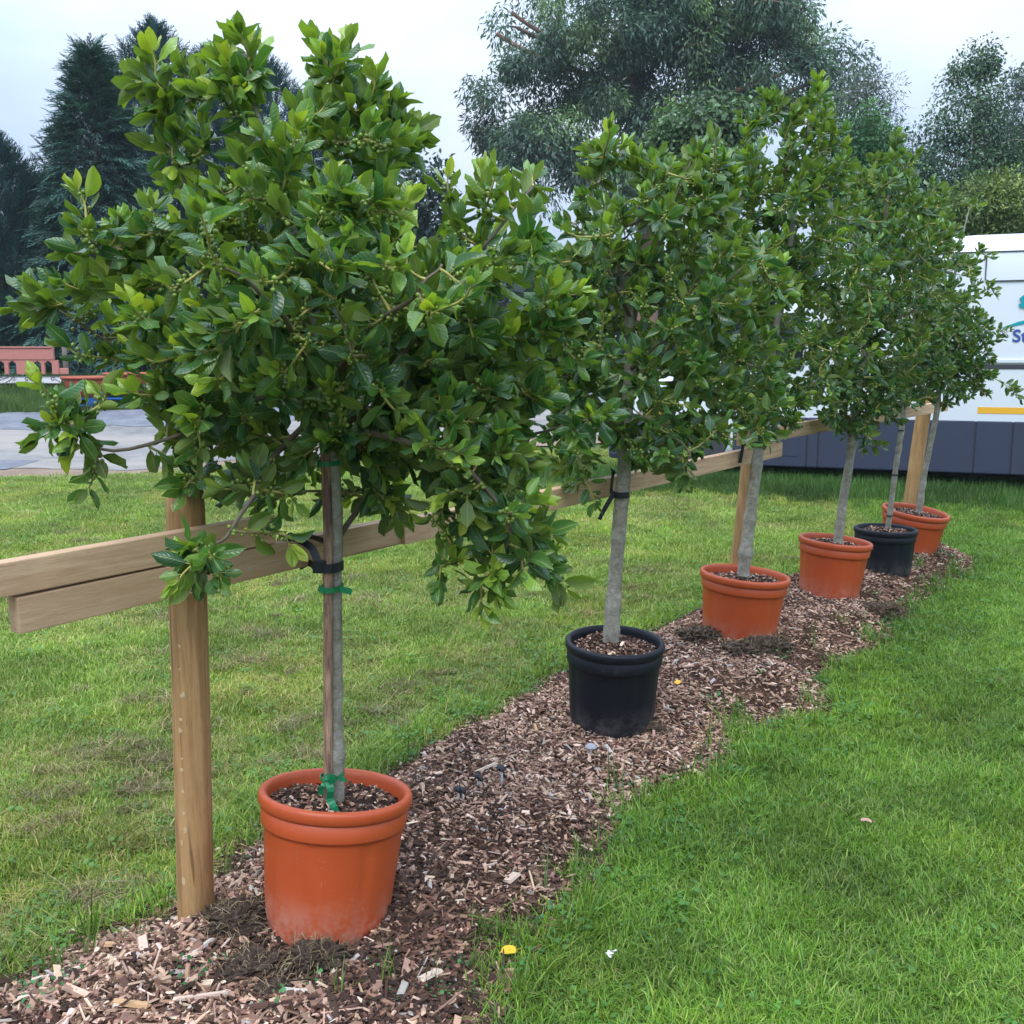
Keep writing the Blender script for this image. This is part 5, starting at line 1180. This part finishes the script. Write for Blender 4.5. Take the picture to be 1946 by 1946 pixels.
# ------------------------------------------------------------------ by the drive at the left
def pallet(x, y):
    root = thing("plastic_pallet", 'blue plastic pallet under the terracotta bowls by the drive', 'pallet', (x, y, float(lawn_z(x, y))), .04)
    b = plain("blue_plastic", (.006, .085, .33), .45, .4, .15)
    def pb(n, *a): return mobj(n, bevel_box(n, *a, .008), b, root)
    for k in range(6): pb("slat", -.75, .75, -.5 + k * .175, -.38 + k * .175, .115, .14)
    for yy in (-.5, -.06, .38):
        for xx in (-.75, -.11, .53): pb("block", xx, xx + .22, yy, yy + .14, .025, .114)
        pb("runner", -.75, .75, yy, yy + .14, 0, .024)
pallet(-7.25, 18.25)
M['bowl'] = mat_pot("terracotta_bowl", (.36, .085, .04), (.42, .25, .18), .55, .3)
for x, y, lab in [(-7.38, 18.05, 'left terracotta bowl planter on the blue pallet, half behind holly leaves'), (-6.80, 18.45, 'right terracotta bowl planter on the blue pallet, behind the other bowl')]:
    root = thing("bowl_planter", lab, 'planter', (x, y, float(lawn_z(x, y)) + .14), group='terracotta bowls on the blue pallet')
    V, F = lathe([(.01, 0), (.20, 0), (.26, .02), (.36, .13), (.42, .27), (.44, .36), (.42, .36), (.38, .27), (.30, .12), (.01, .06)], 56); mobj("bowl", fast_mesh("bowl", V, F), M['bowl'], root)
    V, F = lathe([(.435, .352), (.475, .352), (.482, .375), (.475, .40), (.43, .40), (.425, .36)], 56); mobj("bowl_rim", fast_mesh("bowl_rim", V, F), M['bowl'], root)
    V, F = lathe([(.001, .30), (.2, .315), (.40, .29)], 40); mobj("soil", fast_mesh("soil", V, F), M['soil'], root)
def arcade(x, y):
    z = float(lawn_z(x, y)) + .30; m = plain("pink_plastic", (.46, .185, .155), .6, .3, .1); root = thing("arched_trough", 'pink trough with a row of pointed arch openings stacked at the far left', 'trough', (x, y, z))
    xs = [-1.35, -1.18, -1.06, -.88, -.76, -.58, -.46, -.28, -.16, .02, .14, .30]   # openings between successive pairs
    x0 = -1.5; edges = [-1.5]
    ops = [(-1.30, -1.15), (-1.08, -.93), (-.74, -.59), (-.51, -.36), (-.02, .12), (.19, .33)]
    cur = -1.5
    for a, b in ops + [(None, None)]:
        e = a if a is not None else .46
        mobj("pillar", bevel_box("pillar", cur, e, 0, .05, 0, .27, .006), m, root); cur = b if b is not None else e
    for a, b in ops:
        c = (a + b) / 2; V = []; bm = bmesh.new()
        f = [(a, .21), (c, .262), (b, .21), (b, .275), (a, .275)]; vs = [bm.verts.new((q, yy, w)) for yy in (0.004, .046) for q, w in f]
        bm.faces.new(vs[:5]); bm.faces.new(vs[5:][::-1])
        for k in range(5): bm.faces.new([vs[k], vs[5 + k], vs[5 + (k + 1) % 5], vs[(k + 1) % 5]])
        bmesh.ops.recalc_face_normals(bm, faces=bm.faces[:]); me = bpy.data.meshes.new("arch_head"); bm.to_mesh(me); bm.free(); mobj("arch_head", me, m, root)
    mobj("top_panel", bevel_box("top_panel", -1.5, .38, -.01, .06, .276, .50, .012), m, root)
    mobj("top_lip", bevel_box("top_lip", -1.5, .36, -.03, .08, .501, .53, .01), m, root)
    mobj("buttress", bevel_box("buttress", .462, .64, .01, .045, 0, .12, .01), m, root)
    return root
arcade(-9.23, 20.0)
def scroll_bench(x, y):
    z = float(lawn_z(x, y)); wh = plain("bench_white", (.72, .70, .72), .5, .3, .06); bl = plain("wrought_iron", (.015, .015, .02), .5, .4)
    root = thing("scrollwork_rail", 'white panel with black scroll ironwork below the pink arched trough', 'panel', (x, y, z + .155))
    mobj("white_panel", bevel_box("white_panel", -1.4, .62, 0, .02, .01, .145, .003), wh, root)
    for zz in (.0, .148): mobj("iron_bar", bevel_box("iron_bar", -1.4, .63, -.02, .004, zz - .006, zz + .008, .002), bl, root)
    for k in range(8):
        t = np.linspace(0, 4.4 * math.pi / 2, 26); rr = .045 * (1 - t / 8.5); cx = -1.28 + k * .25; s = 1 if k % 2 else -1
        P = np.stack([cx + rr * np.cos(t) * s, np.full(26, -.006), .085 + rr * np.sin(t)], -1); P = np.vstack([[(cx + .16 * s, -.006, .02 if k % 3 else .13)], P]); V, F = tube(spline(P, 50), np.full(50, .005), 5); mobj("iron_scroll", fast_mesh("iron_scroll", V, F), bl, root)
scroll_bench(-9.23, 19.7)
br = plain("brick_red_plastic", (.19, .062, .04), .7, .25, .2, 12)
bt = thing("brown_trough", 'brick red trough under the white scroll panel at far left', 'trough', (-9.5, 19.75, float(lawn_z(-9.5, 19.75))))
mobj("trough_body", bevel_box("trough_body", -1.2, .66, .05, .45, 0, .135, .02), br, bt); mobj("trough_lip", bevel_box("trough_lip", -1.23, .69, .03, .47, .136, .152, .006), br, bt)
pst = thing("wooden_post", 'thin weathered post standing before the dark conifers', 'post', (-8.9, 20.6, float(lawn_z(-8.9, 20.6)) - .1))
V, F = tube(np.array([(0, 0, 0), (.01, 0, .5), (0, 0, 1.15)]), np.array([.055, .05, .045]), 10); mobj("post_shaft", fast_mesh("post_shaft", V, F), plain("weathered_post", (.16, .13, .115), .9, .2, .25, 15), pst)
V, F = lathe([(.001, 1.175), (.03, 1.17), (.045, 1.15)], 10); mobj("post_top", fast_mesh("post_top", V, F), plain("post_end", (.2, .16, .13), .9, .2, .25, 15), pst)

# ------------------------------------------------------------------ trees behind
M['conifer'] = mat_foliage("conifer_foliage", .08, .65); M['broad'] = mat_foliage("tree_foliage", .2, .5)
def mat_tbark(name, a, b):
    t = NT(name); n = t.noise(3, 5, .65, t.coord("Object", scale=(3, 3, .8))); return t.done(t.mix(n, a, b), .9, .2)
M['redbark'] = mat_tbark("red_brown_bark", (.16, .085, .065), (.34, .20, .16)); M['brownbark'] = mat_tbark("brown_bark", (.06, .05, .04), (.15, .125, .10)); M['birchbark'] = mat_tbark("birch_bark", (.18, .16, .14), (.5, .48, .45))

def spray_template(seed, fingers, droop):
    """a flat conifer spray: many narrow pointed fingers along a curved stem, unit length along +Y"""
    r = np.random.default_rng(seed); V, F = [], []
    def finger(p, d, L, w):
        n = len(V); s = np.array([-d[1], d[0], 0]); q = p + d * L; q = q + np.array([0, 0, -droop * L * .5]); m = p + d * L * .45 + np.array([0, 0, -droop * L * .12])
        V.extend([p, m - s * w, m + s * w, q]); F.append((n, n + 1, n + 3, n + 2))
    for k in range(fingers):
        t = .12 + .86 * k / fingers; p = np.array([.03 * math.sin(k), t, -droop * t * t * .6]); side = 1 if k % 2 else -1; a = math.radians(side * r.uniform(25, 55) * (1 - .5 * t)); d = np.array([math.sin(a), math.cos(a), r.normal(0, .12)])
        finger(p, d, (.42 - .24 * t) * r.uniform(.7, 1.3), .028 * r.uniform(.7, 1.3))
    finger(np.array([0, 0, 0.]), np.array([0, 1., 0]), 1.05, .022)
    return np.array(V), np.array(F)
SPR_UP = [spray_template(k, 12, .05) for k in range(3)]; SPR_DR = [spray_template(k + 5, 13, .8) for k in range(3)]
def conifer(x, y, gz_, H, W, label, seed, feathery=False, tint=(.020, .048, .040), n=1700):
    r = np.random.default_rng(seed); root = thing("conifer_tree", label, 'conifer', (x, y, gz_ - .1), group='dark conifers beyond the drive')
    V, F = tube(np.array([(0, 0, 0), (0, 0, H * .5), (0, 0, H * .97)]), np.array([.20, .13, .02]), 8); mobj("trunk", fast_mesh("trunk", V, F), M['brownbark'], root)
    t = r.random(n) ** 1.25; a = r.uniform(0, 2 * np.pi, n); lump = .70 + .55 * vnoise(a * 1.4, t * 6, 1, seed) + .14 * vnoise(a * 4, t * 19, 1, seed + 2)
    prof = W * 1.12 * (1 - t ** (3.0 if W > 2 else 1.5)) * lump * (1 if not feathery else .95 - .25 * t) + .05; q = r.uniform(.12, 1, n) ** .55 * prof; lean = r.normal(0, .12, n)
    P = np.stack([q * np.cos(a), q * np.sin(a), .15 + t * H * .97], -1)
    el = (.55 + .5 * t + r.normal(0, .22, n)) if not feathery else (-.05 + .9 * t ** 3 + r.normal(0, .25, n))
    D = np.stack([np.cos(a + lean) * np.cos(el), np.sin(a + lean) * np.cos(el), np.sin(el)], -1); Nn = np.stack([-np.cos(a) * np.sin(el), -np.sin(a) * np.sin(el), np.cos(el)], -1) + r.normal(0, .45, (n, 3))
    S = r.uniform(.34, .74, n) * (1.0 - .35 * t) * (1.15 if feathery else 1.0)
    X, Y, Z = frames(D, Nn); mb = MB(); kind = r.integers(0, 3, n); temps = SPR_DR if feathery else SPR_UP
    deep = q / prof
    for k in range(3):
        i = np.nonzero(kind == k)[0]; TV, TF = temps[k]; V, F = replicate(TV, TF, P[i], X[i], Y[i], Z[i], S[i])
        c = np.array(tint)[None] * r.uniform(.55, 1.45, (len(i), 1)) * np.where(r.random((len(i), 1)) < (.22 if feathery else .1), 1.7, 1.0); mb.V.append(V); mb.F.append(F + mb.n); mb.n += len(V); mb.C.append(np.repeat(c, len(TV), 0))
    mobj("crown", fast_mesh("crown", np.concatenate(mb.V), mb.F, col=np.concatenate(mb.C)), M['conifer'], root)
    return root
CON_LABEL = {'a': 'dark conifer cut by the left edge of the photograph', 'b': 'feathery cypress with drooping lighter green tiers, left of the tallest conifer', 'c': 'tallest dense dark conifer behind the nearest holly at left', 'd': 'dark conifer with a thin spire just right of the tallest conifer', 'e': 'dark conifer hidden behind the crown of the nearest holly', 'h': 'dark conifer behind, between the feathery cypress and the tallest conifer', 'i': 'rounded dark conifer behind, left of the feathery cypress', 'f': 'small dark conifer seen through the right side of the nearest holly', 'g': 'short dark conifer filling the gap between the left edge conifer and the cypress'}
for key, x, y, g, H, W in CONIFER_DATA:
    conifer(x, y, g, H, W * (1.3 if key != 'b' else 1.4), CON_LABEL[key], 300 + ord(key), key == 'b', (.040, .096, .078) if key == 'b' else (.024, .066, .068), 6500 if key in 'abcd' else 3800)
conifer(-17.5, 27, 1.0, 8.5, 2.2, 'dark conifer left of the frame beyond the drive', 331, n=1500)

LEAF4 = (np.array([(0, 0, 0), (-.5, .45, .05), (0, 1, -.05), (.5, .5, .05)]), np.array([(0, 1, 2, 3)]))
def broadleaf(name, label, cat, bark, ntip, leaves, lsize, lw, clump, tint, seed, hang=.3, limbs=9, hi=1.5, group=None, twigr=.012, base=None, elong=1.0):
    d = BROADLEAF_DATA[base or name]; r = np.random.default_rng(seed); tr = np.array(d['trunk']); b = tr[0, :3]; root = thing(name + "_tree" if name != 'shrub' else "leafy_shrub", label, cat, b, group=group)
    P = spline(tr, 26); V, F = tube(P[:, :3] - b, P[:, 3], 9); mobj("trunk", fast_mesh("trunk", V, F), M[bark], root)
    E = np.array(d['ells']); vol = (E[:, 3] * E[:, 4] * E[:, 5]); w = vol ** .75; w /= w.sum(); lo = (E[:, 2] - E[:, 5]).min()
    N = [p for p in P[:, :3] if p[2] > lo - 3]; br = MB()
    def arc(A, T, n, up):
        L = np.linalg.norm(T - A); t = np.linspace(0, 1, n)[:, None]; c = A * .45 + T * .55 + np.array([0, 0, up * L * .22]) + r.normal(0, .05, 3) * L; return A * (1 - t) ** 2 + 2 * c * t * (1 - t) + T * t ** 2
    for k in range(limbs):
        e = E[k % len(E)] if k < len(E) else E[r.choice(len(E), p=w)]; T = e[:3] + nrm(r.normal(0, 1, 3)) * e[3:6] * .45; c = [q for q in N[:26] if q[2] < T[2] - .25 * np.linalg.norm((T - q)[:2])] or N[:3]; A = min(c, key=lambda q: np.linalg.norm(q - T)); Q = arc(A, T, 12, -.3)
        r0 = float(np.interp(A[2], P[:, 2], P[:, 3])) * .5; V, F = tube(Q - b, np.linspace(r0, twigr * 2.2, 12), 6, False); br.add(V, F); N += list(Q[3:])
    tips = []
    for k in range(ntip):
        e = E[r.choice(len(E), p=w)]; tips.append(e[:3] + nrm(r.normal(0, 1, 3)) * e[3:6] * (r.uniform(.72, 1.02) if r.random() < .7 else r.uniform(.2, .7)))
    NA = np.array(N); C = E[:, :3].mean(0)
    for T in sorted(tips, key=lambda t: np.linalg.norm(t - C)):
        j = int(np.argmin(np.linalg.norm(NA - T, axis=1) + np.maximum(NA[:, 2] - T[2], 0))); Q = arc(NA[j], T, 7, .25); V, F = tube(Q - b, np.linspace(twigr * 1.5, twigr * .5, 7), 4, False); br.add(V, F); NA = np.vstack([NA, Q[2:]])
    mobj("branches", br.mesh("branches"), M[bark], root, kind='stuff')
    tips = np.array(tips); n = leaves; ti = r.integers(0, len(tips), n); off = r.normal(0, 1, (n, 3)); off /= np.linalg.norm(off, axis=1)[:, None]; csz = clump * r.uniform(.6, 1.35, len(tips))
    p = tips[ti] + off * (csz[ti] * r.random(n) ** .45)[:, None] * np.array([1, 1, .75 * elong]); D = off * .7 + np.array([0, 0, -hang * 1.4]) + r.normal(0, .5, (n, 3)); Nn = np.array([0, 0, 1.0]) + r.normal(0, .7, (n, 3)) + off * .4
    X, Y, Z = frames(D, Nn); S = lsize * r.uniform(.6, 1.3, n); V, F = replicate(LEAF4[0], LEAF4[1], p - b, X, Y, Z, np.stack([S * lw, S, S], -1))
    tv = r.uniform(.55, 1.45, len(tips)); hiT = r.random(len(tips)) < .18; c = np.array(tint)[None] * (tv[ti] * np.where(hiT[ti], hi, 1.0) * r.uniform(.7, 1.3, n))[:, None]; c = np.where(hiT[ti][:, None], c * np.array([1.2, 1.05, .7]), c)
    mobj("crown", fast_mesh("crown", V, F, col=np.repeat(c, 4, 0)), M['broad'], root, kind='stuff'); return root
broadleaf('eucalyptus', 'huge eucalyptus with red brown limbs rising above the hollies', 'tree', 'redbark', 270, 110000, .22, .28, .70, (.075, .132, .090), 401, .55, 20, 1.9, twigr=.03, elong=1.2)
broadleaf('maple', 'light green young tree with drooping leaves between the second holly and the eucalyptus', 'tree', 'brownbark', 110, 12000, .11, .55, .32, (.085, .145, .07), 402, .6, 7, 1.3)
broadleaf('willow', 'pale grey green wispy tree behind the hollies, left of the birch', 'tree', 'brownbark', 170, 16000, .16, .18, .55, (.10, .135, .115), 403, .1, 8, 1.2, elong=1.3)
broadleaf('rowan', 'bright green small tree just left of the birch', 'tree', 'brownbark', 90, 12000, .10, .4, .34, (.05, .135, .055), 404, .1, 7, 1.3)
broadleaf('birch', 'pointed birch above the van roof', 'tree', 'birchbark', 300, 42000, .075, .6, .42, (.058, .115, .070), 405, .5, 12, 1.3, elong=1.2)
broadleaf('poplar', 'grey green tree at the right edge behind the birch', 'tree', 'brownbark', 160, 20000, .15, .35, .6, (.075, .108, .095), 406, .2, 8, 1.2, elong=1.3)
broadleaf('shrub', 'yellow green shrub with sprays of small leaves just above the van roof', 'shrub', 'brownbark', 120, 22000, .075, .4, .30, (.105, .155, .052), 407, .1, 8, 1.6)
broadleaf('smalltree', 'dark small tree in the sky gap right of the nearest holly', 'tree', 'brownbark', 90, 6000, .22, .5, .55, (.03, .052, .045), 408, .1, 7, 1.2)

def far_wood():
    r = np.random.default_rng(500); n = 26000; a = r.uniform(-1.15, 1.15, n); dist = r.uniform(44, 62, n); h = 3.6 + 2.4 * vnoise(a * 9, a * 0, 1, 501); z = 1.05 + h * r.random(n) ** .9; P = np.stack([dist * np.sin(a), dist * np.cos(a), z], -1)
    D = r.normal(0, 1, (n, 3)); X, Y, Z = frames(D, r.normal(0, 1, (n, 3)) + np.array([0, 0, .8])); S = r.uniform(.5, 1.1, n); V, F = replicate(LEAF4[0], LEAF4[1], P, X, Y, Z, np.stack([S * .7, S, S], -1))
    c = np.array([.03, .058, .04]) * r.uniform(.5, 1.5, (n, 1)); mobj("far_wood", fast_mesh("far_wood", V, F, col=np.repeat(c, 4, 0)), M['broad'], kind='stuff', label='low dark mass of far trees behind everything', cat='woodland')
far_wood()

# ------------------------------------------------------------------ damp air
hm = bpy.data.materials.new("haze_air"); hm.use_nodes = True; hn = hm.node_tree; hn.nodes.clear()
ho = hn.nodes.new("ShaderNodeOutputMaterial"); hv = hn.nodes.new("ShaderNodeVolumePrincipled")
hv.inputs["Color"].default_value = (.78, .88, 1.0, 1); hv.inputs["Density"].default_value = 0.0007
hn.links.new(hv.outputs[0], ho.inputs["Volume"])
mobj("haze", fast_mesh("haze", *box_geo(-700, 700, -80, 1000, -1.6, 24), smooth=False), hm, kind='stuff', label='faint damp haze between the camera and the far trees', cat='haze')
